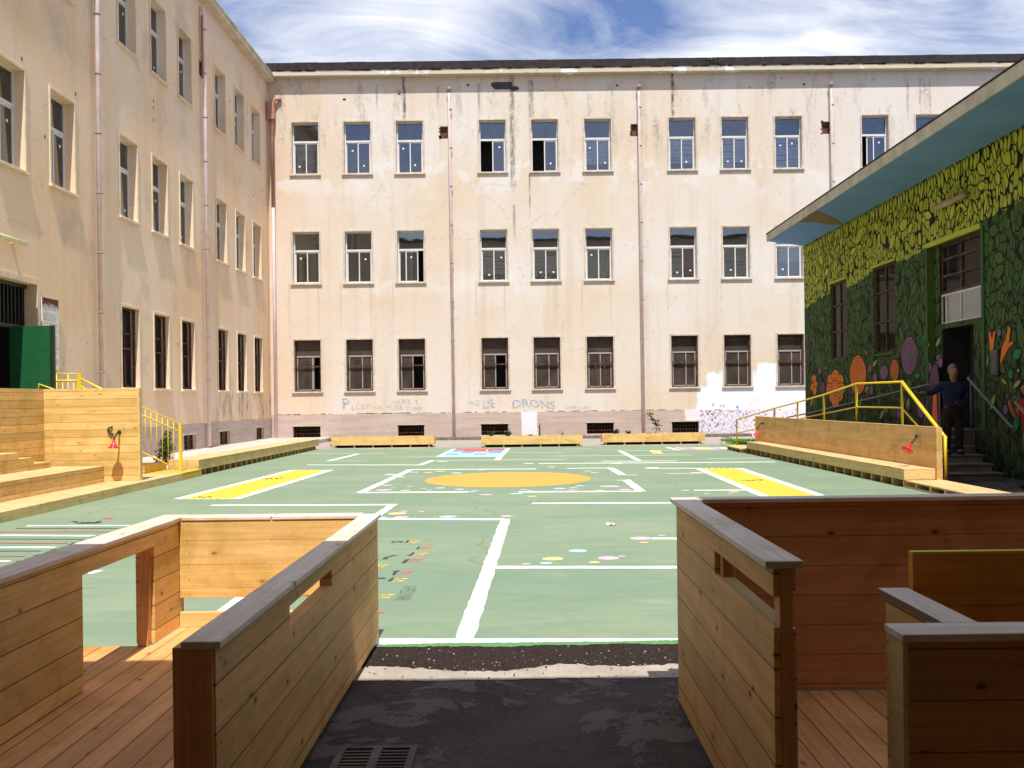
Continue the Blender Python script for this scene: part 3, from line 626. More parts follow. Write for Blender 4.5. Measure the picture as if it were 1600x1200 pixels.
# hopscotch panels
def quadpt(q, s_, t_):
    a_, b_, c_, d_ = [Vector(gp(*p)) for p in q]; return (a_ * (1 - s_) + b_ * s_) * (1 - t_) + (d_ * (1 - s_) + c_ * s_) * t_
def cells(q, nx, ny, mats, fnm, z=.0050):
    groups = {}
    for j in range(ny):
        for i in range(nx):
            k = fnm(i, j); mb = groups.setdefault(k, MB()); e = .0
            mb.poly([tuple(quadpt(q, (i + a_) / nx, (j + b_) / ny) + Vector((0, 0, z))) for a_, b_ in ((e, e), (1 - e, e), (1 - e, 1 - e), (e, 1 - e))])
    for k, mb in groups.items(): mb.build('panel', mats[k], marks, recalc=False)
q1 = [(688, 714), (778, 714), (792, 701.7), (710, 701.7)]
cells(q1, 4, 5, ['paint_blue', 'paint_strong_blue', 'paint_red'], lambda i, j: 0 if j == 0 else (1 if j in (1, 2) and (i + j) % 2 else (0 if j < 3 else (2 if (i + j) % 3 or j == 4 else 1))))
m = MB()
for a_, b_ in (((700, 710.3), (738, 710.3)), ((738, 710.3), (742, 707.5)), ((742, 707.5), (775, 707.5)), ((722, 705), (760, 705)), ((760, 705), (763, 703)), ((745, 711), (770, 711))): line(m, a_, b_, .05, z=.0054)
m.build('panel_line', 'paint_white', marks, recalc=False)
q2 = [(1066, 702.6), (1142, 702.6), (1122, 699), (1052, 699)]
cells(q2, 9, 1, ['paint_pink', 'paint_peach', 'paint_magenta'], lambda i, j: (0, 2, 2, 0, 1, 1, 0, 2, 0)[i])
q3 = [(1020, 709), (1036, 708.8), (1031, 704), (1014, 704)]
cells(q3, 2, 2, ['paint_dark_yellow', 'paint_peach'], lambda i, j: (i + j) % 2 and 1 or 0)
# footprints
def foot(mb, c, s_, rot):
    mb.disc((c[0] + math.cos(rot) * s_ * .55, c[1] + math.sin(rot) * s_ * .55, .0060), s_ * .62, s_ * .40, 16, 0, rot)
    mb.disc((c[0] - math.cos(rot) * s_ * .55, c[1] - math.sin(rot) * s_ * .55, .0061), s_ * .42, s_ * .30, 14, 0, rot)
for mat, L in (('paint_dark_yellow', [(645.3, 847.7), (656.7, 867), (623.3, 907.3), (600.7, 933), (593, 885.6), (581, 885)]), ('paint_red', [(664.7, 856.3), (648.3, 876), (633.6, 895.7), (583, 961)])):
    m = MB()
    for (u, v) in L:
        c0 = gp(u, v); k = .058
        for sgn in (-1, 1): foot(m, (c0[0] + sgn * .012, c0[1] + sgn * .05), k, 0.2)
    m.build('footprint', mat, marks, recalc=False)
P0 = gp(636, 918.5)
text_mesh('A PEDI PARI', 'paint_black', 'floor_writing', marks, lambda x, y: (-1.03 + y * 1.15, 7.93 - x * 0.66, .0060), 0.165, -.0045)

# ------------------------------------------------------------------ facades
def facade(name, P, s0, s1, h0, h1, holes, mat, parent, reveal=.27, room=.85, extra_s=(), extra_h=()):
    """wall surface with real openings; P(s, h, d) maps along / height / outwards to the world"""
    S = sorted(set([s0, s1] + [v for h_ in holes for v in h_[:2]] + list(extra_s))); Hh = sorted(set([h0, h1] + [v for h_ in holes for v in h_[2:4]]))
    m = MB()
    idx = {}
    def vid(s_, h_):
        k = (s_, h_)
        if k not in idx: idx[k] = len(m.v); m.v.append(tuple(P(s_, h_, 0)))
        return idx[k]
    for i in range(len(S) - 1):
        for j in range(len(Hh) - 1):
            cs, ch = (S[i] + S[i + 1]) / 2, (Hh[j] + Hh[j + 1]) / 2
            if any(a_ < cs < b_ and c_ < ch < d_ for a_, b_, c_, d_ in holes): continue
            m.f.append((vid(S[i], Hh[j]), vid(S[i + 1], Hh[j]), vid(S[i + 1], Hh[j + 1]), vid(S[i], Hh[j + 1]))); m.m.append(0); m.sm.append(False)
    for a_, b_, c_, d_ in holes:
        for (e0, e1, mi) in ((0, -reveal, 0), (-reveal, -room, 1)):
            r0 = [P(a_, c_, e0), P(b_, c_, e0), P(b_, d_, e0), P(a_, d_, e0)]; r1 = [P(a_, c_, e1), P(b_, c_, e1), P(b_, d_, e1), P(a_, d_, e1)]
            m.add(r0 + r1, [(0, 1, 5, 4), (1, 2, 6, 5), (2, 3, 7, 6), (3, 0, 4, 7)], mi)
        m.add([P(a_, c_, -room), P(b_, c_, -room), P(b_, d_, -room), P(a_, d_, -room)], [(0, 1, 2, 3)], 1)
    return m.build(name, [mat, 'dark_room'], parent, recalc=False)

def pbox(m, P, s0, s1, h0, h1, d0, d1, mi=0):
    return m.hexa([P(s0, h0, d0), P(s1, h0, d0), P(s1, h0, d1), P(s0, h0, d1), P(s0, h1, d0), P(s1, h1, d0), P(s1, h1, d1), P(s0, h1, d1)], mi)

def trim(P, win, s0, s1, h0, h1, mat='window_stone', sill=True, w=.065, pr=.025):
    m = MB(); pbox(m, P, s0 - w, s0, h0, h1 + w, 0, pr); pbox(m, P, s1, s1 + w, h0, h1 + w, 0, pr); pbox(m, P, s0, s1, h1, h1 + w, 0, pr)
    m.build('surround', mat, win, bevel=.006)
    if sill:
        m = MB(); pbox(m, P, s0 - w - .03, s1 + w + .03, h0 - .06, h0 + .004, -.20, .075); m.build('sill', mat, win, bevel=.008)

def window_upper(P, bld, s0, s1, h0, h1, left='glass', right='glass', gl='glass_clear', seen=1, d=-.20, top='glass', smat='window_stone'):
    """white aluminium window: fixed light above, two sliding sashes below; left / right as seen from outside"""
    ht = h0 + (h1 - h0) * .645; mid = (s0 + s1) / 2; w = .045
    m = MB()
    pbox(m, P, s0, s0 + w, h0, h1, d - .06, d); pbox(m, P, s1 - w, s1, h0, h1, d - .06, d)
    pbox(m, P, s0 + w, s1 - w, h0, h0 + w, d - .06, d); pbox(m, P, s0 + w, s1 - w, h1 - w, h1, d - .06, d); pbox(m, P, s0 + w, s1 - w, ht - .04, ht + .04, d - .06, d + .012)
    fr = m.build('window', 'white_aluminium', bld)
    m = MB(); pbox(m, P, s0 + w, s1 - w, ht + .04, h1 - w, d - .035, d - .03); m.build('pane', gl, fr)
    if top == 'blind':
        m = MB(); pbox(m, P, s0 + w, s1 - w, ht + .05, h1 - w, d - .16, d - .15); m.build('blind', 'blind_brown', fr)
    for side, st_ in ((0, left), (1, right)):
        a_, b_ = (s0 + w, mid + .02) if (side == 0) == (seen > 0) else (mid - .02, s1 - w)
        dd = d - .028 if side == 0 else d - .004
        lo, hi = h0 + w, ht - .04
        if st_ == 'open': continue
        kind = st_
        m = MB(); q = .042
        if st_ == 'half':                               # a sash pushed part of the way across
            sh = (b_ - a_) * .42; a_ -= sh if side == 1 else -sh; b_ -= sh if side == 1 else -sh
        pbox(m, P, a_, a_ + q, lo, hi, dd - .022, dd); pbox(m, P, b_ - q, b_, lo, hi, dd - .022, dd); pbox(m, P, a_ + q, b_ - q, lo, lo + q, dd - .022, dd); pbox(m, P, a_ + q, b_ - q, hi - q, hi, dd - .022, dd)
        m.build('sash', 'white_aluminium', fr)
        m = MB(); pbox(m, P, a_ + q, b_ - q, lo + q, hi - q, dd - .014, dd - .010); m.build('pane', gl, fr)
        if random.random() < .8:
            m = MB(); cs = (a_ + b_) / 2 + random.uniform(-.08, .08); ch = lo + (hi - lo) * random.choice((.2, .26, .75, .8)); pbox(m, P, cs - .035, cs + .035, ch - .03, ch + .03, dd - .009, dd - .006); m.build('sticker', 'paper_white', fr)
        if kind.startswith('blind') or kind == 'brown':
            frac = {'blind': .97, 'blind7': .78, 'blind5': .5, 'brown': .98}[kind]; m = MB(); y = hi - .02
            while y > hi - (hi - lo) * frac:
                j = random.uniform(-.006, .006) + (random.random() < .12) * .02; pbox(m, P, a_ + .01, b_ - .01, y - .021 + j, y + .021, d - .10, d - .085); y -= .052
            m.build('blind', 'blind_slat' if kind != 'brown' else 'blind_brown', fr)
        if kind in ('green', 'red'):
            m = MB(); nn = 14; lo2 = lo if kind == 'green' else lo + (hi - lo) * .32
            vs_ = []
            for i in range(nn + 1):
                s_ = a_ + (b_ - a_) * i / nn; dz = .02 * math.sin(i * 1.3); lw = lo2 + (.18 * (i / nn) if kind == 'green' and side == 1 else .03 * math.sin(i))
                vs_ += [P(s_, lw, d - .12 + dz), P(s_, hi, d - .12 + dz * .5)]
            m.add(vs_, [(2 * i, 2 * i + 2, 2 * i + 3, 2 * i + 1) for i in range(nn)], 0, True); m.build('curtain', 'curtain_green' if kind == 'green' else 'curtain_red', fr, recalc=False)
        if st_ == 'plants' or st_ == 'blind7' and h0 < 8:
            m = MB()
            for i in range(9):
                cs = random.uniform(a_ + .06, b_ - .06); ch = lo + random.uniform(.06, .42); r = random.uniform(.02, .04); pbox(m, P, cs - r, cs + r, ch - r, ch + r, d - .10, d - .09)
            m.build('paper_flower', 'paper_white', fr)
    trim(P, fr, s0, s1, h0, h1, smat)
    return fr

def window_rusty(P, bld, s0, s1, h0, h1, style=0, d=-.16, smat='window_stone', inner='grey_aluminium', gl='glass_dusty'):
    """brown iron frame with a cross bar in front of a worn aluminium window"""
    m = MB(); w = .055; hm = h0 + (h1 - h0) * (.49 if style != 3 else .49)
    pbox(m, P, s0, s0 + w, h0, h1, d + .02, d + .07); pbox(m, P, s1 - w, s1, h0, h1, d + .02, d + .07)
    pbox(m, P, s0 + w, s1 - w, h1 - .05, h1, d + .02, d + .07); pbox(m, P, s0 + w, s1 - w, h0, h0 + .05, d + .02, d + .07); pbox(m, P, s0 + w, s1 - w, hm - .025, hm + .025, d + .02, d + .065)
    if style == 3:
        for k in (1, 2): s_ = s0 + (s1 - s0) * k / 3; pbox(m, P, s_ - .018, s_ + .018, h0 + .05, hm - .03, d + .025, d + .055)
    fr = m.build('window', 'rusty_iron', bld)
    m = MB(); hq = h0 + (h1 - h0) * .67; mid = (s0 + s1) / 2 + (0, .14, .06, 0)[style]
    pbox(m, P, s0 + w, s1 - w, hq, hq + .06, d - .06, d - .01)
    for s_ in (s0 + w + .02, mid, s1 - w - .05) if style != 1 else (s0 + w + .02, mid, mid + .05): pbox(m, P, s_, s_ + .035, h0 + .05, hq, d - .055, d - .02)
    pbox(m, P, s0 + w, s1 - w, h0 + .05, h0 + .09, d - .06, d - .02)
    if style == 1: pbox(m, P, s0 + .25, s0 + .275, h0 + .09, hq, d - .07, d - .05)
    m.build('inner_frame', inner, fr)
    m = MB(); pbox(m, P, s0 + w, s1 - w, hq + .06, h1 - .05, d - .04, d - .035)
    pbox(m, P, s0 + w, mid, h0 + .09, hq, d - .04, d - .036)
    if style in (2, 3): pbox(m, P, mid + .035, s1 - w, h0 + .09, hq, d - .045, d - .041)
    m.build('pane', gl, fr)
    trim(P, fr, s0, s1, h0, h1, smat)
    return fr

def cellar(P, bld, s0, s1, h0, h1, trimmed=True):
    m = MB(); k = 9
    for i in range(1, k): s_ = s0 + (s1 - s0) * i / k; pbox(m, P, s_ - .008, s_ + .008, h0, h1, -.10, -.085)
    for t in (.33, .66): hh = h0 + (h1 - h0) * t; pbox(m, P, s0, s1, hh - .008, hh + .008, -.084, -.072)
    pbox(m, P, s0, s0 + .03, h0, h1, -.11, -.06); pbox(m, P, s1 - .03, s1, h0, h1, -.11, -.06)
    g_ = m.build('cellar_grille', 'rusty_iron', bld)
    m = MB(); pbox(m, P, s0 - .05, s1 + .05, h1, h1 + .045, 0, .05); pbox(m, P, s0 - .05, s1 + .05, h0 - .06, h0, 0, .07); m.build('surround', 'window_stone', g_)

# ---- far building
YB = 38.1
PB = lambda s_, h_, d_: (s_, YB - d_, h_)
back = thing('school_building', 'long cream three-storey school wing with flaking plaster closing the far end of the courtyard', 'building', (4, YB, 0))
ctr = lambda u: (u - 818 + 5) / 38.85
WC = [476.7, 558.2, 640, 769.6, 851, 934, 1066, 1148.6, 1232, 1367.6, 1452]
rowc = {2: [(u - 818 + RHO * 395) * YB / F for u in WC], 1: [(u + 1.8 - 818 + RHO * 225) * YB / F for u in WC], 0: [(u + 3.9 - 818 + RHO * 53) * YB / F for u in WC]}
hb = {2: (10.73, 12.82), 1: (6.34, 8.41), 0: (1.99, 4.06)}
hw = .535
holes = []
for r in (0, 1, 2):
    for c0 in rowc[r]: holes.append((c0 - hw, c0 + hw, hb[r][0], hb[r][1]))
cel = [(at(u0, 675, YB)[0], at(u1, 675, YB)[0]) for u0, u1 in ((458, 501), (622, 663), (752, 794), (917, 959), (1050, 1092))]
for a_, b_ in cel: holes.append((a_, b_, .15, .60))
vents = [(at(u, 195, YB)[0], 12.1, 12.6) for u in (694, 992, 1291)]
for x_, a_, b_ in vents: holes.append((x_ - .17, x_ + .17, a_, b_))
facade('wall', PB, -10.15, 26.0, 0.0, 14.60, holes, 'stucco_back', back)
m = MB()
seg = sorted(cel); s_ = -10.14
for a_, b_ in seg + [(26.0, 26.0)]:
    if a_ - .05 > s_: pbox(m, PB, s_, a_ - .002, 0, 1.07, .002, .03)
    if b_ < 25: pbox(m, PB, a_ - .002, b_ + .002, .648, 1.07, .002, .03); pbox(m, PB, a_ - .002, b_ + .002, 0, .088, .002, .03)
    s_ = b_ + .002
m.build('plinth', 'plinth_stone', back)
# ragged torn edge of the render above the plinth
m = MB()
for i in range(70):
    x = random.uniform(-10, 6.4); w = random.uniform(.04, .35); h_ = 1.072; pbox(m, PB, x, x + w, h_, h_ + random.uniform(.008, .03), .001, .012)
m.build('plaster_edge', 'concrete_dark', back)
S3 = [('blind', 'blind'), ('glass', 'glass'), ('glass', 'glass'), ('open', 'glass'), ('open', 'glass'), ('blind7', 'blind7'), ('blind7', 'blind7'), ('blind', 'blind7'), ('blind', 'blind'), ('half', 'glass'), ('glass', 'glass')]
S2 = [('glass', 'glass'), ('glass', 'glass'), ('glass', 'half'), ('blind7', 'blind7'), ('blind7', 'blind7'), ('green', 'green'), ('blind', 'red'), ('blind', 'blind'), ('blind5', 'blind5'), ('glass', 'glass'), ('blind', 'glass')]
S1 = [1, 2, 0, 0, 2, 3, 2, 2, 2, 2, 2]
for i, c0 in enumerate(rowc[2]): window_upper(PB, back, c0 - hw, c0 + hw, *hb[2], *S3[i], gl='glass_blue' if 'blind' not in S3[i][0] else 'glass_mid')
for i, c0 in enumerate(rowc[1]): window_upper(PB, back, c0 - hw, c0 + hw, *hb[1], *S2[i], gl='glass_clear')
for i, c0 in enumerate(rowc[0]): window_rusty(PB, back, c0 - hw, c0 + hw, *hb[0], S1[i])
for a_, b_ in cel: cellar(PB, back, a_, b_, .15, .60)
for x_, a_, b_ in vents:
    m = MB(); pbox(m, PB, x_ - .17, x_ + .17, a_, b_, -.26, -.12)
    for k in range(14):
        t = k / 14; 
        px = x_ + random.choice((-1, 1)) * .17 + random.uniform(-.03, .03); pz = a_ + (b_ - a_) * random.random(); pbox(m, PB, px - .03, px + .03, pz - .03, pz + .04, .001, .006)
    m.build('wall_hole', 'hole_brick', back)
# eaves, tar edge, roof
m = MB(); m.box(-10.15, 26.0, YB - .33, YB + .3, 14.60, 14.80); m.build('eave', 'eave_flaked', back)
m = MB(); m.box(-10.4, 26.0, YB - .36, YB - .02, 14.803, 15.10); 
for i in range(120):
    x = random.uniform(-10.2, 25.5); w = random.uniform(.05, .5); m.box(x, x + w, YB - .345, YB - .335, 14.803 - random.uniform(.01, .05), 14.82)
for i in range(40):
    x = random.uniform(-10.2, 25.5); w = random.uniform(.1, 1.2); m.box(x, x + w, YB - .355, YB - .1, 15.08, 15.10 + random.uniform(.004, .014))
m.build('roof_edge', 'tar_edge', back)
m = MB(); m.box(-10.15, 26.0, YB + .9, YB + 12, 0.0, 14.7); m.box(-10.15, 26, YB + .31, YB + 12, 14.71, 15.0); m.build('roof', 'rooftop', back)
def downpipe(bld, pts, r=.055, mat='pipe_pink', bands=9, ax=None):
    m = MB(); m.tube(pts, r, 10); z0, z1 = pts[-1][2], pts[0][2]
    x, y = pts[-1][0], pts[-1][1]
    for k in range(bands):
        z = z0 + (z1 - z0) * (k + .5) / bands
        if z > pts[-2][2] - .1 and len(pts) > 2: continue
        m.tube([(x, y, z - .018), (x, y, z + .018)], r * 1.22, 10, 1)
    return m.build('downpipe', [mat, 'pipe_band'], bld)
for u in (706, 1001.5, 1301):
    x = at(u, 420, YB)[0]
    downpipe(back, [(x - .02, YB - .02, 14.0), (x - .02, YB - .12, 13.98), (x - .02, YB - .13, 13.6), (x + .02, YB - .13, .12)], .062)
    m = MB(); m.tube([(x - .02, YB - .10, 13.96), (x - .02, YB - .2, 14.1)], .085, 10); m.build('pipe_elbow', 'pipe_band', back)
m = MB(); x = -9.93
m.tube([(x, YB - .15, 13.1), (x, YB - .15, 0.15)], .06, 10); m.build('downpipe', 'pipe_pink', back)
m = MB(); m.tube([(x + .35, YB - .05, 13.75), (x + .12, YB - .15, 13.72), (x, YB - .15, 13.5), (x, YB - .15, 9.4)], .075, 10); m.box(x - .17, x + .12, YB - .32, YB - .06, 12.9, 13.6); m.build('rain_hopper', 'pipe_copper', back)
# bare patch of fallen plaster, weeds on the roof edge
m = MB(); cx0, cz0 = at(784, 134, YB)[0], at(784, 134, YB)[2]
pts = [PB(cx0 + .42 * math.cos(t) * (1 + .15 * math.sin(3 * t)), cz0 + .21 * math.sin(t) * (1 + .3 * math.cos(2 * t)), .004) for t in [i * .35 for i in range(18)]]
m.poly(pts); pts = [PB(cx0 + .5 + .20 * math.cos(t), cz0 - .12 + .10 * math.sin(t), .0045) for t in [i * .5 for i in range(12)]]; m.poly(pts)
m.build('fallen_plaster', 'exposed_render', back, recalc=False)
for i in range(10):
    x = random.uniform(-9, 22); z = random.uniform(13.7, 14.5); r = random.uniform(.02, .07); m = MB(); m.poly([PB(x + r * math.cos(t) * 1.3, z + r * math.sin(t), .004) for t in (0, .9, 2, 3.2, 4.3, 5.4)]); m.build('plaster_chip', 'exposed_render', back, recalc=False)
def leaves(m, c, rad, n_, size, mi=0, flat=.6):
    for i in range(n_):
        d = Vector((random.gauss(0, 1), random.gauss(0, 1), random.gauss(0, 1))).normalized() * (random.random() ** .5); p = Vector(c) + Vector((d.x * rad[0], d.y * rad[1], d.z * rad[2]))
        a_ = Vector((random.gauss(0, 1), random.gauss(0, 1), random.gauss(0, flat))).normalized(); b_ = a_.orthogonal().normalized(); b_ = Matrix.Rotation(random.uniform(0, 6.3), 3, a_) @ b_
        s_ = size * random.uniform(.6, 1.3); m.add([p, p + a_ * s_ * .5 + b_ * s_ * .28, p + a_ * s_, p + a_ * s_ * .5 - b_ * s_ * .28], [(0, 1, 2, 3)], mi)
t = thing('weed', 'tiny green weed rooted in the black roof edge of the far building', 'weed', (at(1115, 102, YB - .38)[0], YB - .38, 14.95))
m = MB(); leaves(m, (t.location.x, YB - .4, 14.98), (.35, .04, .12), 60, .07); m.build('foliage', 'leaf_green', t)
# graffiti on the far wall
GR = [('P', (534, 640), .62, 'graffiti_blue', 1), ('LUSTRIA', (548, 641), .26, 'graffiti_pale', 1.25), ('MARIE  T', (610, 633), .26, 'graffiti_grey', 1.1), ('TOBE TOMP', (603, 642), .27, 'graffiti_pale', 1.0), ('WE', (729, 636), .33, 'graffiti_grey', 1.0), ('LIE', (754, 639), .50, 'graffiti_blue', .8),
      ('DRONS', (799, 638), .46, 'graffiti_blue', 1.15), ('OEE', (883, 640), .16, 'graffiti_grey', 1.5), ('MAS', (903, 640), .16, 'graffiti_grey', 1.5)]
for tx, (u, v), sz, mt, wd in GR:
    p = at(u, v, YB)
    text_mesh(tx, mt, 'graffiti', back, lambda x, y, p=p, wd=wd: (p[0] + x * wd + .04 * math.sin(y * 9 + x * 2), YB - .006, p[2] + y + .05 * math.sin(x * 3.1)), sz)
cols = ['paint_magenta', 'paint_pink', 'paint_blue', 'paint_strong_blue', 'paint_pink', 'graffiti_pale']
m = MB()
for i in range(330):
    u = random.uniform(1094, 1268); v = 640 + 36 * (random.random() ** 1.3) + (u - 1180) * -.012
    if random.random() < .5: u = 1094 + abs(random.gauss(0, 60))
    p = at(u, v, YB); r = random.uniform(.018, .036); a0 = random.uniform(0, 6)
    if 1046 < u < 1093: continue
    m.poly([(p[0] + r * math.cos(a0 + t_) * random.uniform(.6, 1.3), YB - .036, p[2] + 1.2 * r * math.sin(a0 + t_) * random.uniform(.6, 1.3)) for t_ in (0, 1.1, 2.2, 3.3, 4.2, 5.3)], random.randrange(len(cols)))
for u, v, k in ((1114, 632, 1), (1126, 634, 5), (1131, 634, 5), (1152, 636, 3)):
    p = at(u, v, YB); m.poly([(p[0] + .05 * math.cos(t_), YB - .006, p[2] + .07 * math.sin(t_)) for t_ in (0, 1, 2, 3, 4, 5)], k)
hp_ = m.build('handprints', cols, back, recalc=False); hp_['kind'] = 'stuff'

# ---- left building
XL = -10.15
PL = lambda s_, h_, d_: (XL + d_, s_, h_)
left = thing('school_building', 'tall tan plastered school wing with deep windows along the left side of the courtyard', 'building', (XL, 25, 0))
LC = [18.85, 21.0, 24.5, 26.62, 28.72, 32.05, 34.2, 36.32]
lh = []
for i, c0 in enumerate(LC):
    for r in ((1, 2) if i < 2 else (0, 1, 2)): lh.append((c0 - hw, c0 + hw, hb[r][0], hb[r][1]))
door = (16.6, 19.78, 1.20, 4.08)
lh.append(door)
lcel = [(28.2, 29.2), (31.55, 32.6), (35.85, 36.85)]
for a_, b_ in lcel: lh.append((a_, b_, .17, .62))
facade('wall', PL, 8.0, 38.1, 0, 14.42, lh, 'stucco_left', left, reveal=.25)
for i, c0 in enumerate(LC):
    for r in (1, 2): window_upper(PL, left, c0 - hw, c0 + hw, *hb[r], 'plants' if r == 1 and i < 2 else 'glass', 'glass', gl='glass_clear', seen=1, d=-.20, smat='lit_stone')
    if i >= 2: window_rusty(PL, left, c0 - hw, c0 + hw, *hb[0], (2, 3)[i % 2], d=-.16, smat='lit_stone', inner='rusty_iron', gl='glass_brown')
for a_, b_ in lcel: cellar(PL, left, a_, b_, .17, .62)
m = MB(); s_ = 20.2
for a_, b_ in lcel + [(38.09, 38.09)]:
    pbox(m, PL, s_, a_ - .002, 0, .95, .002, .03)
    if b_ < 38: pbox(m, PL, a_ - .002, b_ + .002, .668, .95, .002, .03)
    s_ = b_ + .002
m.build('plinth', 'plinth_grey', left)
m = MB(); m.box(XL - .3, XL + .30, 8, 38.08, 14.42, 14.60); m.box(XL - .3, XL + .34, 8, 38.05, 14.602, 14.66); m.build('eave', 'eave_cream', left)
m = MB(); m.box(XL - 12, XL - .9, 8, 50, 0, 14.4); m.box(XL - 12, XL - .31, 8, 50, 14.4, 14.8); m.build('roof', 'rooftop', left)
for u, v in ((156, 300), (323, 340)):
    y = wx(u, v, XL + .14)[1]
    downpipe(left, [(XL + .03, y, 14.15 if u > 200 else 14.4), (XL + .10, y, 14.12), (XL + .13, y, 13.8), (XL + .13, y, .2)], .062, bands=10)
m = MB(); m.tube([(XL + .1, wx(323, 340, XL + .14)[1], 11.9), (XL + .1, wx(323, 340, XL + .14)[1], 13.9)], .067, 10); m.build('downpipe', 'pipe_copper', left)
m = MB(); yy = wx(319, 90, XL)[1] - .35; pbox(m, PL, yy - .15, yy + .15, 12.0, 12.45, .001, .01); m.build('wall_hole', 'hole_brick', left)
for u, v in ((240, 158), (240, 168), (240, 188), (118, 147), (70, 214), (34, 92), (359, 158), (396, 305), (278, 538)):
    p = wx(u, v, XL); m = MB(); pbox(m, PL, p[1] - .02, p[1] + .02, p[2] - .04, p[2] + .04, .001, .006); m.build('plaster_chip', 'exposed_render', left)
# door bay: grille above, open green leaf, dark leaf behind
m = MB(); P = PL
for i in range(22): s_ = door[0] + .1 + i * .14; pbox(m, P, s_ - .012, s_ + .012, 3.2, 4.02, -.24, -.21)
pbox(m, P, door[0], door[1], 3.14, 3.22, -.26, -.19); pbox(m, P, door[0], door[1], 4.0, 4.08, -.26, -.19); g_ = m.build('door_grille', 'iron_grille', left)
m = MB(); pbox(m, P, door[0] - .12, door[1] + .12, 4.08, 4.2, 0, .03); pbox(m, P, door[1], door[1] + .12, 1.2, 4.08, 0, .03); m.build('door_surround', 'lit_stone', left)
m = MB(); m.box(-10.35, -9.47, 19.10, 19.16, 1.22, 3.17); d_ = m.build('door', 'green_door', left, bevel=.004)
m = MB(); m.box(-9.53, -9.46, 19.085, 19.175, 1.22, 3.175); m.build('door_edge', 'green_dark', d_)
m = MB(); m.box(-10.34, -10.30, 17.4, 18.3, 1.22, 3.14); m.build('door', 'green_dark', left)
# notice board
t = thing('notice_board', 'tall white printed notice with a rusty top edge fixed beside the green door', 'sign', (XL + .04, 20.25, 2.3))
m = MB(); pbox(m, PL, 19.92, 20.62, 2.32, 3.85, .03, .05); m.build('panel', 'paper_white', t)
n = N('rust_stain', 0.9, 0.2); f = n.noise(n.pos, 16.0, 5, 0.75)
n.col(n.mix(n.ramp(n.math('ADD', f, n.math('MULTIPLY', n.math('SUBTRACT', n.z, 3.70), 1.6)), 0.45, 0.55), (0.5, 0.47, 0.45, 1), (0.14, 0.045, 0.02, 1)))
m = MB(); pbox(m, PL, 19.925, 20.615, 3.64, 3.845, .051, .054); m.build('rusty_edge', 'rust_stain', t)
m = MB(); z = 3.6
while z > 2.45:
    if random.random() < .85:
        s_ = 19.97
        while s_ < 20.5:
            w = random.uniform(.04, .16); pbox(m, PL, s_, min(20.57, s_ + w), z, z + .014, .051, .053); s_ += w + random.uniform(.02, .06)
    z -= .038
m.build('printed_lines', 'grey_aluminium', t)
# tube lights
t = thing('tube_light', 'long pale yellow tube light on the left building above the green door', 'light fixture', (XL + .1, 18.5, 4.8))
m = MB(); m.tube([(XL + .13, 17.0, 4.83), (XL + .13, 19.15, 4.83)], .055, 12); m.build('tube', 'lamp_cream', t)
m = MB(); m.box(XL, XL + .14, 17.9, 17.97, 4.79, 4.87); m.box(XL, XL + .14, 18.8, 18.87, 4.79, 4.87); m.build('bracket', 'lamp_cream', t)

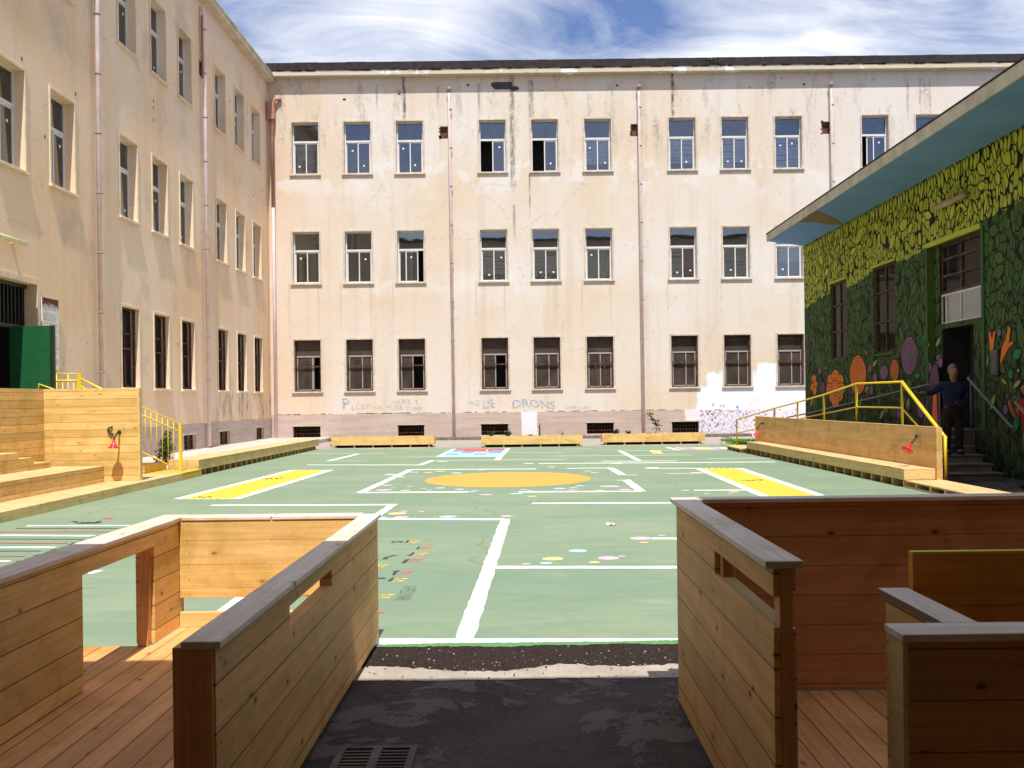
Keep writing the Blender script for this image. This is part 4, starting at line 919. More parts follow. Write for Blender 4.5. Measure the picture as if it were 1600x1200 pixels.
# ---- right building with mural and blue soffit
PR = lambda s_, h_, d_: (WX - d_, s_, h_)
right = thing('mural_building', 'low building painted with a green jungle mural under a wide blue overhanging roof', 'building', (WX, 22, 0))
ZS = 6.30; BAY = (18.32, 20.75, 0.86, 4.76)
rh = [(25.98, 27.35, 2.60, 4.77), (22.62, 24.0, 2.59, 4.77)]
def mural_wall():
    S = sorted({5.0, 29.9, BAY[0], BAY[1]} | {v for q in rh for v in q[:2]}); Hh = sorted({0.0, ZS, BAY[2], BAY[3]} | {v for q in rh for v in q[2:]})
    m = MB(); hs_ = rh + [BAY]
    for i in range(len(S) - 1):
        for j in range(len(Hh) - 1):
            cs, ch = (S[i] + S[i + 1]) / 2, (Hh[j] + Hh[j + 1]) / 2
            if any(a_ < cs < b_ and c_ < ch < d_ for a_, b_, c_, d_ in hs_): continue
            m.add([PR(S[i], Hh[j], 0), PR(S[i + 1], Hh[j], 0), PR(S[i + 1], Hh[j + 1], 0), PR(S[i], Hh[j + 1], 0)], [(0, 1, 2, 3)])
    def rev(q, e0, e1, mi):
        a_, b_, c_, d_ = q; r0 = [PR(a_, c_, e0), PR(b_, c_, e0), PR(b_, d_, e0), PR(a_, d_, e0)]; r1 = [PR(a_, c_, e1), PR(b_, c_, e1), PR(b_, d_, e1), PR(a_, d_, e1)]
        m.add(r0 + r1, [(0, 1, 5, 4), (1, 2, 6, 5), (2, 3, 7, 6), (3, 0, 4, 7)], mi)
    for q in rh: rev(q, 0, -.09, 1); rev(q, -.09, -.9, 2); m.add([PR(q[0], q[2], -.9), PR(q[1], q[2], -.9), PR(q[1], q[3], -.9), PR(q[0], q[3], -.9)], [(0, 1, 2, 3)], 2)
    rev(BAY, 0, -.12, 1)
    # recessed panel with door and window openings
    dw = (18.95, 20.35, .86, 2.96); ww = (18.62, 20.45, 3.07, 4.76)
    S = sorted({BAY[0], BAY[1], dw[0], dw[1], ww[0], ww[1]}); Hh = [.86, 2.96, 3.07, 4.76]
    for i in range(len(S) - 1):
        for j in range(3):
            cs, ch = (S[i] + S[i + 1]) / 2, (Hh[j] + Hh[j + 1]) / 2
            if any(a_ < cs < b_ and c_ < ch < d_ for a_, b_, c_, d_ in (dw, ww)): continue
            m.add([PR(S[i], Hh[j], -.12), PR(S[i + 1], Hh[j], -.12), PR(S[i + 1], Hh[j + 1], -.12), PR(S[i], Hh[j + 1], -.12)], [(0, 1, 2, 3)])
    for q in (dw, ww): rev(q, -.12, -1.3, 2); m.add([PR(q[0], q[2], -1.3), PR(q[1], q[2], -1.3), PR(q[1], q[3], -1.3), PR(q[0], q[3], -1.3)], [(0, 1, 2, 3)], 2)
    m.add([(WX, 29.9, 0), (WX + 9, 29.9, 0), (WX + 9, 29.9, ZS), (WX, 29.9, ZS)], [(0, 1, 2, 3)]); m.add([(WX + 9, 29.9, 0), (WX + 9, 5, 0), (WX + 9, 5, ZS), (WX + 9, 29.9, ZS)], [(0, 1, 2, 3)]); m.add([(WX, 5, 0), (WX + 9, 5, 0), (WX + 9, 5, ZS), (WX, 5, ZS)], [(0, 1, 2, 3)])
    return m.build('wall', ['mural_base', 'mural_mid', 'dark_room'], right, recalc=False), dw, ww
wl, dw, ww = mural_wall()
def wbrown(q, d, sill=True):
    m = MB(); a_, b_, c_, d2 = q; w = .06
    pbox(m, PR, a_, a_ + w, c_, d2, d - .05, d); pbox(m, PR, b_ - w, b_, c_, d2, d - .05, d); pbox(m, PR, a_ + w, b_ - w, d2 - w, d2, d - .05, d); pbox(m, PR, a_ + w, b_ - w, c_, c_ + w, d - .05, d)
    for t_ in (.36, .70): hh = c_ + (d2 - c_) * t_; pbox(m, PR, a_ + w, b_ - w, hh - .025, hh + .025, d - .05, d + .005)
    mid = (a_ + b_) / 2; pbox(m, PR, mid - .025, mid + .025, c_ + w, d2 - w, d - .045, d)
    f_ = m.build('window', 'rusty_iron', right); m = MB(); pbox(m, PR, a_ + w, b_ - w, c_ + w, d2 - w, d - .035, d - .03); m.build('pane', 'glass_brown', f_)
    if not sill: return
    m = MB(); pbox(m, PR, a_ - .03, b_ + .05, c_ - .05, c_, -.08, .04); m.build('sill', 'mural_leaf', f_)
    m = MB(); pbox(m, PR, a_ - .05, b_ + .05, d2, d2 + .05, .001, .04); m.build('lintel', 'mural_lime', f_)
for q in rh: wbrown(q, -.05)
wbrown((ww[0], ww[1], 3.70, 4.76), -.16, False)
m = MB(); d = -.15; a_, b_ = ww[0], ww[1]
for s_ in (a_, a_ + (b_ - a_) * .5, a_ + (b_ - a_) * .86, b_ - .03): pbox(m, PR, s_, s_ + .03, 3.08, 3.68, d - .03, d)
pbox(m, PR, a_, b_, 3.66, 3.70, d - .03, d + .003); pbox(m, PR, a_, b_, 3.07, 3.10, d - .03, d + .003); f_ = m.build('window', 'steel_frame', right)
m = MB(); pbox(m, PR, a_, b_, 3.10, 3.66, d - .02, d - .015); m.build('pane', 'glass_clear', f_)
plain('frosted', (0.26, 0.25, 0.24), 0.4, 0.5, var=0.25, scale=3)
m = MB(); pbox(m, PR, a_, b_, 3.10, 3.66, d - .2, d - .19); m.build('frosted_sheet', 'frosted', f_)
m = MB(); pbox(m, PR, dw[0] + .02, dw[1] - .02, .87, 2.95, -.75, -.70); m.build('door', 'box_grey', right)
m = MB(); pbox(m, PR, BAY[0] - .02, BAY[1] + .02, 4.76, 4.86, .002, .05); m.build('lintel', 'mural_lime', right)
for a_, b_, c_ in ((BAY[1], BAY[1] + .10, .87), (BAY[0] - .10, BAY[0], .87)): m = MB(); pbox(m, PR, a_, b_, c_, 4.76, .002, .03); m.build('pilaster', 'mural_leaf', right)
# soffit, fascia, roof
XE, YE = 7.48, 28.9
m = MB(); m.add([(XE + .03, 5, ZS), (WX, 5, ZS), (WX, 29.9, ZS), (XE + .03, YE, ZS), (XE + .03, 5, ZS + .04), (WX, 5, ZS + .04), (WX, 29.9, ZS + .04), (XE + .03, YE, ZS + .04)], [(0, 1, 2, 3), (4, 5, 6, 7), (0, 3, 7, 4), (3, 2, 6, 7)]); m.build('soffit', 'soffit_blue', right)
m = MB(); m.hexa([(XE, 5, ZS - .02), (XE + .028, 5, ZS - .02), (XE + .028, YE, ZS - .02), (XE, YE, ZS - .02), (XE - .01, 5, ZS + .20), (XE + .3, 5, ZS + .20), (XE + .3, YE, ZS + .20), (XE - .01, YE, ZS + .20)]); m.build('fascia', 'fascia_stone', right)
m = MB(); m.hexa([(XE - .02, 5, ZS + .202), (WX + 9.2, 5, ZS + .202), (WX + 9.2, 30, ZS + .202), (XE - .02, YE + .02, ZS + .202), (XE - .02, 5, ZS + .235), (WX + 9.2, 5, ZS + .235), (WX + 9.2, 30, ZS + .235), (XE - .02, YE + .02, ZS + .235)]); m.build('roof', 'tar_edge', right)
m = MB(); a_ = (1246, 362, ZS - .005)
def sp_(u, v, z=ZS - .006):
    a_, b_ = ab(u, v); Y = (H - z) * F / b_; return (a_ * Y / F, Y, z)
pts = [sp_(1247, 347), sp_(1268, 330), sp_(1290, 334), sp_(1318, 350.5), sp_(1300, 351.5), sp_(1270, 347)]
pts = [(max(XE + .04, p[0]), p[1], p[2]) for p in pts]
m.poly(pts, 0); m.build('ochre_patch', 'soffit_ochre', right, recalc=False)  # ochre shape laid flat on the blue soffit
# mural figures: leaf and flower shapes painted on the wall
MM = ['mural_black', 'mural_lime', 'mural_leaf', 'mural_mid', 'mural_orange', 'mural_purple', 'mural_mint', 'mural_pale', 'mural_violet']
mm = MB(); LAY = [0.003]
def flat(pts, mi):
    LAY[0] += .000006; mm.poly([PR(s_, h_, LAY[0]) for s_, h_ in pts], mi)
def clear(s_, h_, r):
    for a_, b_, c_, d_ in rh + [(BAY[0] - .12, BAY[1] + .12, -1, BAY[3] + .12)]:
        if a_ - r < s_ < b_ + r and c_ - r < h_ < d_ + r: return False
    return 0.1 < h_ < ZS - r * .9 and s_ < 29.85 - r
def leafshape(s_, h_, L, w, ang, mi, out=.028):
    ca, sa = math.cos(ang), math.sin(ang)
    def ring(L, w, o):
        pts = []
        for k in range(13):
            t_ = k / 12; x = L * t_; y = w * math.sin(math.pi * t_) ** .8; pts.append((x + (-o if k == 0 else o if k == 12 else 0), y + o))
        for k in range(11, 0, -1):
            t_ = k / 12; x = L * t_; y = w * math.sin(math.pi * t_) ** .8; pts.append((x, -y - o))
        return [(s_ + x * ca - y * sa, h_ + x * sa + y * ca) for x, y in pts]
    flat(ring(L, w, out), 0); flat(ring(L, w, 0), mi)
bdy = lambda s_: 5.72 - .045 * s_
def hcol(s_, h_): return 1 if h_ > bdy(s_) else random.choice((2, 2, 3))
for i in range(520):
    s_, h_ = random.uniform(15.2, 29.6), random.uniform(.4, 6.2)
    big = random.random() < .25; L = random.uniform(.5, .85) if big else random.uniform(.26, .48)
    if not clear(s_, h_, L * .95) or abs(h_ - bdy(s_)) < L * .8: continue
    if random.random() < .45:
        for k in range(random.choice((3, 4, 5))):
            leafshape(s_, h_, L * random.uniform(.8, 1.1), L * .12, -math.pi / 2 + (k - 2) * .33 + random.uniform(-.08, .08), hcol(s_, h_ - .3))
    else: leafshape(s_, h_, L, L * random.uniform(.18, .30), random.uniform(0, 6.28), hcol(s_, h_))
for i in range(90):                                           # leaf tips along the soffit
    s_ = 15.2 + i * .165 + random.uniform(-.05, .05)
    leafshape(s_, 6.27, random.uniform(.22, .42), random.uniform(.05, .075), -math.pi / 2 + random.uniform(-.4, .4), 1)
def wc(u, v):
    p = wx(u, v, WX); return p[1], p[2]
def oval(u, v, ru, rv, mi, rings=0, out=.02, wob=0.0, ring_mi=0, u2=None):
    s_, h_ = wc(u, v); sa = abs(wc(u + ru, v)[0] - wc(u - ru, v)[0]) / 2; ha = abs(wc(u, v + rv)[1] - wc(u, v - rv)[1]) / 2
    def el(k, o=0): return [(s_ + (sa * k + o) * math.cos(t_) * (1 + wob * math.sin(5 * t_)), h_ + (ha * k + o) * math.sin(t_) * (1 + wob * math.cos(4 * t_))) for t_ in [i * 2 * math.pi / 26 for i in range(26)]]
    flat(el(1, out), 0); flat(el(1), mi)
    for r in range(rings):
        k = 1 - (r + 1) / (rings + 1); flat(el(k, .012), 0); flat(el(k, -.004), mi if ring_mi == 0 or r < rings - 1 else ring_mi)
oval(1341, 586, 12.5, 30, 4, 6, wob=.03)
for du, dv in ((-7, -10), (0, -17), (7, -10), (9, 3), (-9, 4), (6, 14), (-4, 16), (0, 24), (0, 0)): oval(1306 + du, 604 + dv, 5.5, 9, 4, 1)
for du, dv in ((0, -9), (2, 0), (-2, 4), (1, 10)): oval(1272.5 + du, 601 + dv, 3, 6, 4, 1)
oval(1398.5, 578.5, 6.5, 16, 4, 5, wob=.03); oval(1421, 556, 12.3, 29, 5, 5, ring_mi=6, wob=.03); oval(1382, 582, 6, 11, 5, 0)
for u, v, r, q, mi in ((1360, 575, 2.6, 7, 5), (1368, 590, 3, 7, 5), (1354, 551, 2, 4, 5), (1362, 610, 3, 7, 5), (1281, 580, 2, 5, 5), (1286, 606, 4, 9, 8), (1291, 575, 2, 3, 5), (1434, 587, 4, 4, 6), (1452, 574, 4, 8, 5), (1467, 559, 3, 5, 5), (1470, 566, 3.4, 7, 5), (1464, 571, 3, 6, 5), (1455, 630, 7, 17, 5), (1440, 640, 6, 13, 5),
                       (1562, 520, 3, 6, 5), (1580, 584.5, 3.6, 8, 6), (1572, 640, 4, 8, 5), (1592, 579, 1.6, 2.6, 7), (1405, 645, 3, 8, 5), (1420, 632, 3, 9, 5), (1385, 640, 3, 6, 5)): oval(u, v, r, q, mi)
def wleaf(u0, v0, u1, v1, w, mi):
    a_, b_ = wc(u0, v0), wc(u1, v1); leafshape(a_[0], a_[1], math.hypot(b_[0] - a_[0], b_[1] - a_[1]), w, math.atan2(b_[1] - a_[1], b_[0] - a_[0]), mi, .012)
for q in ((1463, 542, 1470, 527, .05, 7), (1449, 531, 1453, 542, .04, 7), (1442, 534, 1449, 521, .06, 6), (1446, 566, 1447, 546, .03, 6), (1364, 573, 1371, 563, .05, 7), (1320, 585, 1327, 600, .06, 6), (1319, 613, 1325, 600, .06, 6), (1417, 636, 1422, 622, .06, 7), (1583, 558, 1597, 548, .09, 6), (1565, 592, 1574, 600, .035, 7), (1584, 606, 1596, 594, .045, 7),
          (1548, 640, 1556, 616, .06, 7), (1585, 675, 1592, 650, .09, 6), (1342, 640, 1348, 620, .05, 7), (1375, 655, 1382, 640, .06, 7), (1310, 622, 1316, 610, .05, 7), (1543, 572, 1545, 555, .03, 7), (1352, 612, 1358, 603, .05, 7), (1267, 636, 1270, 622, .06, 7)): wleaf(*q)
# purple trunks and the orange board shape beside the door
def stripe(pts, mi): flat([wc(*p) for p in pts], mi)
stripe([(1440, 668), (1452, 590), (1458, 568), (1466, 568), (1470, 600), (1473, 672)], 0); stripe([(1442, 668), (1453, 592), (1459, 570), (1465, 570), (1469, 600), (1471, 670)], 8)
for k in range(5): stripe([(1446 + k * 5, 668), (1455 + k * 2.6, 600), (1455.8 + k * 2.6, 600), (1447.5 + k * 5, 668)], 0)
stripe([(1455, 668), (1458, 608), (1464, 606), (1468, 668)], 0); stripe([(1456.5, 668), (1459, 610), (1463.5, 608), (1466.5, 668)], 4)
for pts in ([(1546, 522), (1548, 516), (1551, 530), (1554, 517), (1556, 518), (1553, 545), (1550, 566), (1548, 545)], [(1563, 571), (1566, 545), (1572, 530), (1577, 510), (1580, 512), (1578, 532), (1577, 536), (1583, 533), (1584, 537), (1576, 545), (1571, 556)]):
    s0_ = wc(*pts[0]); q = [wc(*p) for p in pts]; cxx = sum(p[0] for p in q) / len(q); cyy = sum(p[1] for p in q) / len(q)
    flat([(cxx + (a_ - cxx) * 1.18, cyy + (b_ - cyy) * 1.06) for a_, b_ in q], 0); flat(q, 4)
mm.build('mural', MM, right, recalc=False)
t = thing('tube_light', 'dusty brown tube light on the mural high above the doorway', 'light fixture', (WX - .05, 19.3, 5.5))
m = MB(); m.tube([(WX - .12, 18.7, 5.5), (WX - .12, 20.0, 5.5)], .06, 12); m.build('tube', 'lamp_brown', t); m = MB(); m.box(WX - .13, WX - .001, 19.0, 19.06, 5.46, 5.56); m.box(WX - .13, WX - .001, 19.7, 19.76, 5.46, 5.56); m.build('bracket', 'lamp_brown', t)
t = thing('meter_box', 'dark grey box on the mural between two orange branches', 'box', (WX - .05, 17.8, 2.0))
s0_, h1_ = wc(1552, 547); s1_, h0_ = wc(1563.5, 586); m = MB(); pbox(m, PR, s1_, s0_, h0_, h1_, .01, .055); m.build('case', 'box_grey', t, bevel=.01); m = MB(); pbox(m, PR, s1_ + .03, s0_ - .03, h0_ + .04, h1_ - .04, .056, .062); m.build('lid', 'box_grey', t)

# stairs, landing and ramp in front of the doorway
t = thing('door_stairs', 'shaded concrete steps with landing and ramp rising to the mural doorway', 'stairs', (7.8, 18, 0))
m = MB()
for k in range(6):
    y0 = 16.9 + .35 * k; z = .1433 * (k + 1)
    if k < 5: m.box(7.05, 8.52, y0, y0 + .352, .001, z - .03); m.box(7.03, 8.54, y0 - .03, y0 + .36, z - .03, z)
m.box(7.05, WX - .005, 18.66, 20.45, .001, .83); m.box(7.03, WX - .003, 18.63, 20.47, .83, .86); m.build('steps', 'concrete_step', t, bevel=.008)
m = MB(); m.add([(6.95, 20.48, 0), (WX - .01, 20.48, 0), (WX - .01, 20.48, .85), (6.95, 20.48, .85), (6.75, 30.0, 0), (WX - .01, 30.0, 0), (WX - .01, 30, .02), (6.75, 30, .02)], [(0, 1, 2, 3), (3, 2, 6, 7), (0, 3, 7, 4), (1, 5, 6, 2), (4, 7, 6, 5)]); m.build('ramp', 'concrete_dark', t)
# grey wall rails
t = thing('grey_handrail', 'thin grey handrail climbing along the mural wall above the ramp', 'handrail', (8.7, 25, 1.2))
m = MB(); a_ = wx(1262, 646, 8.75); b_ = wx(1444, 602.5, 8.75); m.tube([(8.75, 31.5, .86), a_, b_, (8.75, b_[1] - .35, b_[2] + .03)], .022, 8)
for k in (.05, .35, .65, .95):
    p = Vector(a_).lerp(Vector(b_), k); m.tube([p, p + Vector((.16, 0, -.03))], .012, 6)
m.build('rail', 'rail_grey', t)
t = thing('grey_handrail', 'grey handrail dropping beside the steps to the right of the doorway', 'handrail', (8.5, 17.5, 1.2))
m = MB(); m.tube([(8.72, 18.45, 1.90), (8.5, 18.1, 1.86), (8.5, 16.6, 1.02), (8.5, 16.45, .95)], .025, 8); m.build('rail', 'rail_grey', t); m = MB(); m.tube([(8.5, 18.0, .55), (8.5, 18.0, 1.8)], .014, 8); m.build('post', 'rail_grey', t)

# ------------------------------------------------------------------ entrance building behind the camera (throws the shade over the foreground)
t = thing('entrance_building', 'unseen entrance block with a porch roof shaped to shade the near edge of the court', 'building', (0, -8, 0))
m = MB(); m.box(-11, 1.12, -9, 2.88, 4.55, 4.8); m.box(1.121, 18, -9, 3.02, 4.55, 4.8) ; m.build('porch_roof', 'eave_cream', t)  # unseen roof, front edge stepped to keep the right enclosure in shade
m = MB(); m.box(-14, 22, -20, -5.0, 0, 15.3); m.build('wall', 'stucco_left', t)  # unseen block, its height shaped for the reflections in the far panes
m = MB(); m.box(-14, 22, -5.0, -4.6, 15.302, 15.5); m.build('roof', 'rooftop', t)
m = MB(); m.box(5.6, 6.0, -5, 2.6, 0, 4.55); m.box(-6.0, -5.6, -5, 1.5, 0, 4.55); m.build('porch_wall', 'plinth_grey', t)

# ------------------------------------------------------------------ timber things
def slab(m, x0, x1, y0, y1, z0, z1): return m.box(x0, x1, y0, y1, z0, z1)

# left foreground enclosure
t = thing('wooden_enclosure', 'waist-high pine enclosure at lower left with a square opening and a plank floor', 'enclosure', (-1.6, 4.5, 0))
m = MB(); m.box(-2.1785, -1.001, -.6, 5.951, .02, .146); m.box(-4.6, -2.172, -.6, 5.52, .02, .144); m.build('floor', 'pine_deck_y', t)
def side_wall(x0, x1, y0, y1, z0, z1, hole, mat, parent, nm='side_panel'):
    a_, b_, c_, d_ = hole; m = MB(); ys = [y0, a_, b_, y1]; zs = [z0, c_, d_, z1]
    if y0 >= a_: ys = [y0, b_, y1]
    m = MB()
    # one welded shell with the opening cut through
    ys = sorted(set(ys)); zs = sorted(set(zs))
    def inside(i, j):
        if not (0 <= i < len(ys) - 1 and 0 <= j < len(zs) - 1): return False
        cy_, cz_ = (ys[i] + ys[i + 1]) / 2, (zs[j] + zs[j + 1]) / 2
        return not (a_ < cy_ < b_ and c_ < cz_ < d_)
    bmv = {}
    def v(x, y, z):
        k = (x, y, z)
        if k not in bmv: bmv[k] = len(m.v); m.v.append(k)
        return bmv[k]
    def face(*k): m.f.append(tuple(v(*q) for q in k)); m.m.append(0); m.sm.append(False)
    for i in range(len(ys) - 1):
        for j in range(len(zs) - 1):
            if not inside(i, j): continue
            ya, yb, za, zb = ys[i], ys[i + 1], zs[j], zs[j + 1]
            for x in (x0, x1): face((x, ya, za), (x, yb, za), (x, yb, zb), (x, ya, zb))
            if not inside(i - 1, j): face((x0, ya, za), (x1, ya, za), (x1, ya, zb), (x0, ya, zb))
            if not inside(i + 1, j): face((x0, yb, za), (x1, yb, za), (x1, yb, zb), (x0, yb, zb))
            if not inside(i, j - 1): face((x0, ya, za), (x1, ya, za), (x1, yb, za), (x0, yb, za))
            if not inside(i, j + 1): face((x0, ya, zb), (x1, ya, zb), (x1, yb, zb), (x0, yb, zb))
    return m.build(nm, mat, parent, bevel=.003)
side_wall(-2.29, -2.18, -.6, 6.04, .15, .815, (4.66, 5.56, .15, .715), 'pine_wall_y', t)
m = MB(); m.prism([(-2.26, 5.50, .147), (-2.26, 5.575, .147), (-2.26, 5.575, .712), (-2.26, 5.56, .712)], (.06, 0, 0)); m.build('jamb_board', 'pine_post', t)
side_wall(-1.00, -.94, 2.86, 6.035, .045, .815, (3.77, 4.59, .66, .74), 'pine_fence_y', t)
m = MB(); m.box(-1.035, -.915, 2.83, 6.02, .816, .84); m.build('cap', 'pine_cap_y', t, bevel=.004)
m = MB(); m.box(-2.325, -2.165, -.6, 6.10, .816, .84); m.build('cap', 'pine_cap_y', t, bevel=.004)
m = MB(); m.box(-2.162, -1.60, 5.955, 6.10, .816, .838); m.box(-1.592, -1.038, 5.955, 6.10, .816, .838); m.build('cap', 'pine_cap_x', t, bevel=.004)
m = MB(); m.box(-2.178, -1.002, 5.962, 6.03, .33, .815); m.build('end_panel', 'pine_fence_far', t, bevel=.003)
m = MB(); m.box(-2.178, -1.002, 5.953, 6.0, .148, .24); m.build('kick_board', 'pine_board_x', t, bevel=.003)
m = MB(); m.box(-1.02, -.945, 2.845, 2.858, .045, .814); m.box(-1.075, -1.003, 2.87, 2.95, .147, .812); m.build('post', 'pine_post', t, bevel=.003)
m = MB()
for y in (2.905,):
    for k in range(6): m.tube([(-.9395, y, .12 + k * .13), (-.9380, y, .12 + k * .13)], .0035, 6)
m.build('screw', 'black_bracket', t)

m = MB()
for x in (-2.12, -1.60, -1.08):
    for k in range(6):
        if random.random() < .7: xx = x + random.uniform(-.012, .012); zz = .36 + k * .085 + random.uniform(-.015, .015); m.tube([(xx, 5.9625, zz), (xx, 5.9605, zz)], .0028, 6)
m.build('screw', 'black_bracket', t)
# right foreground enclosure
t = thing('wooden_enclosure', 'taller shaded pine enclosure at lower right with an inner counter and orange board', 'enclosure', (1.6, 3.8, 0))
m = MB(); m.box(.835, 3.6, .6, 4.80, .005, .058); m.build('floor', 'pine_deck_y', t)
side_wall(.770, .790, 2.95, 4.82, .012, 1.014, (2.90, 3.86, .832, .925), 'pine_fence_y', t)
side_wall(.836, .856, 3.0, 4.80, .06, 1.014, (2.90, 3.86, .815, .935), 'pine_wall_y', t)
m = MB(); m.box(.745, .865, 2.94, 4.86, 1.016, 1.04); m.build('cap', 'pine_cap_y', t, bevel=.004)
m = MB(); m.box(.868, 3.6, 4.775, 4.90, 1.016, 1.038); m.build('cap', 'pine_cap_x', t, bevel=.004)
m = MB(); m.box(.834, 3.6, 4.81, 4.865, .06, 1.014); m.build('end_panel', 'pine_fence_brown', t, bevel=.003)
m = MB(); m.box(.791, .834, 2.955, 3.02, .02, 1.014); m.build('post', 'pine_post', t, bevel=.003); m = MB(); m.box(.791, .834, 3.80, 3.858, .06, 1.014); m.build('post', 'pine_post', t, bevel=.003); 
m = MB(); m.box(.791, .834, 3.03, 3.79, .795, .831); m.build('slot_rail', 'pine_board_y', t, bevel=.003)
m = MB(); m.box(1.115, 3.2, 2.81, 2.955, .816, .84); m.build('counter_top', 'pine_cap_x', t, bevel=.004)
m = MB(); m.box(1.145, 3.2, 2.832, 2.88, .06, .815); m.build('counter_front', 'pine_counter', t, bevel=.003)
m = MB(); m.box(1.125, 1.144, 2.835, 2.93, .06, .813); m.box(1.128, 1.15, 2.935, 2.954, .06, .813); m.build('counter_side', 'pine_board_y', t, bevel=.002)
m = MB(); m.box(1.30, 1.41, 2.957, 3.50, .816, .84); m.build('cap', 'pine_cap_y', t, bevel=.004)
m = MB(); m.box(1.32, 1.385, 2.957, 3.48, .06, .815); m.build('inner_partition', 'pine_wall_y', t, bevel=.003)
m = MB(); m.box(1.43, 3.2, 3.50, 3.54, .06, .962); m.build('back_board', 'pine_orange', t, bevel=.002)
m = MB(); m.box(1.43, 3.2, 3.502, 3.538, .963, .97); m.build('yellow_edge', 'yellow_paint', t)

# tribune on the left
t = thing('wooden_tribune', 'stepped pine tribune on the left with a tall plank end wall carrying a red lamp', 'tribune', (-8, 15, 0))
m = MB(); m.box(-8.85, -7.0, 11.0, 19.2, .002, .148); m.box(-7.04, -6.96, 11.0, 19.25, .0015, .152); m.build('platform', 'pine_seat', t, bevel=.004)
m = MB(); m.box(-6.962, -6.945, 11.0, 19.25, .001, .147); m.build('platform_edge', 'pine_board_y', t, bevel=.003)
m = MB(); m.box(-8.85, -7.66, 11.0, 17.27, .15, .438); m.build('bench_front', 'pine_wall_y', t, bevel=.003)
m = MB(); m.box(-8.85, -7.655, 11.0, 17.272, .439, .443); m.build('bench_top', 'pine_seat', t)
m = MB()
for k, (y1, z1) in enumerate(((17.0, .55), (16.42, .66), (15.95, .77))): m.box(-8.83, -8.50 - .002 * k, 11.0, y1, .444 if k == 0 else (.551, .661)[k - 1], z1)
m.build('stair', 'pine_wall_y', t, bevel=.003)
m = MB(); m.box(-8.95, -8.86, 11.0, 17.5, .02, 1.86); m.build('side_wall', 'pine_wall_y', t, bevel=.003)
m = MB(); m.box(-8.95, -7.12, 17.5, 17.58, .15, 1.86); m.build('end_wall', 'pine_wall_x', t, bevel=.003)
m = MB(); m.box(-7.118, -7.09, 17.48, 17.6, .15, 1.868); m.build('corner_post', 'pine_board_y', t, bevel=.002)

def red_lamp(name, label, p, d, arm, size=1.0):
    t = thing(name, label, 'lamp', p); p = Vector(p)
    pts = [p + Vector(q) * size for q in arm]; m = MB(); m.tube(pts, .016 * size, 8); m.build('arm', 'black_bracket', t)
    e = pts[-1]; dv = Vector(d).normalized(); m = MB()
    m.tube([e - dv * .02, e + dv * .03, e + dv * .05, e + dv * .10, e + dv * .125, e + dv * .13], [.025 * size, .032 * size, .04 * size, .075 * size, .105 * size, .10 * size], 18); m.build('shade', 'red_enamel', t)
    m = MB(); m.tube([p + Vector((0, -.0, 0)), pts[0] + (pts[1] - pts[0]) * .1], .035 * size, 10); m.build('wall_plate', 'black_bracket', t)
    return t
pp = at(186.5, 675, 17.49)
red_lamp('wall_lamp', 'small red shaded lamp on a curved black arm on the plank wall at left', pp, (0, -.1, -1), [(0, 0, 0), (0, -.05, -.005), (.005, -.13, -.03), (-.005, -.19, -.09), (-.015, -.21, -.16)], 1.0)
t = thing('wall_hook', 'bent black metal hook on the plank wall above the red lamp', 'hook', at(171, 673, 17.49))
m = MB(); p = [at(u, v, 17.47) for u, v in ((174, 667.5), (169.5, 669), (168.5, 673), (171, 677), (175, 678.5))]; m.tube(p, .016, 7); m.build('hook_bar', 'black_bracket', t); m = MB(); m.tube([p[0], (p[0][0], 17.5, p[0][2])], .018, 7); m.tube([p[-1], (p[-1][0], 17.5, p[-1][2])], .018, 7); m.build('bracket', 'black_bracket', t)

# yellow steps behind the tribune
t = thing('wooden_steps', 'yellow painted timber steps beside the left tribune leading to the green door', 'steps', (-8, 20, 0))
m = MB(); m.box(-7.7, -6.96, 19.26, 20.44, .002, .15); m.box(-8.3, -7.72, 19.26, 20.44, .002, .30)
for k in range(4): m.box(-8.32 - .27 * (k + 1), -8.32 - .27 * k + .0, 19.26, 20.44, .002, .30 + .2 * (k + 1))
m.build('steps', 'pine_yellow', t, bevel=.004)
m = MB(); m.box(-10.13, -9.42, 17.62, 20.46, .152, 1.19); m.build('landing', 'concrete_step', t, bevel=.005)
# its railings
t = thing('yellow_railing', 'yellow stair railing with upright bars sloping down behind the plank end wall', 'railing', (-8, 19.9, 0))
YR = 19.9
m = MB(); A = Vector((-7.22, YR, 1.14)); B = Vector((-8.93, YR, 1.92)); r = .017
m.tube([A, B, (-9.3, YR, 2.12)], .014, 8); lo = Vector((0, 0, -.17)); m.tube([A + lo, B + lo, (-9.3, YR, 2.05 - .1)], .018, 8); m.tube([(-7.50, YR, .30), (-8.93, YR, 1.0)], .016, 8); m.build('rail', 'yellow_paint', t)
m = MB(); m.box(-7.245, -7.19, YR - .028, YR + .028, .15, 1.15); m.build('post', 'yellow_paint', t)
m = MB(); x = -7.36
while x > -8.95:
    f_ = (-7.22 - x) / 1.71; m.tube([(x, YR, max(.16, .30 + (-7.5 - x) * .49)), (x, YR, 1.14 + .78 * f_)], .008, 6); x -= .118
m.build('baluster', 'yellow_paint', t)
t = thing('yellow_railing', 'yellow landing guard rising above the plank wall beside the green door leaf', 'railing', (-9.6, 20.3, 1.2))
def lz(u, v): return at(u, v, 20.35)
m = MB(); m.tube([lz(84, 583.5), lz(127, 584)], .014, 8); m.tube([lz(80, 595), lz(127, 595)], .022, 8); m.tube([lz(127, 592), lz(160, 608), lz(168, 612)], .018, 8); m.build('rail', 'yellow_paint', t)
m = MB(); a_ = lz(125, 584); m.box(a_[0] - .05, a_[0] + .04, a_[1] - .03, a_[1] + .03, 1.2, a_[2] + .01); m.build('post', 'yellow_paint', t)
m = MB()
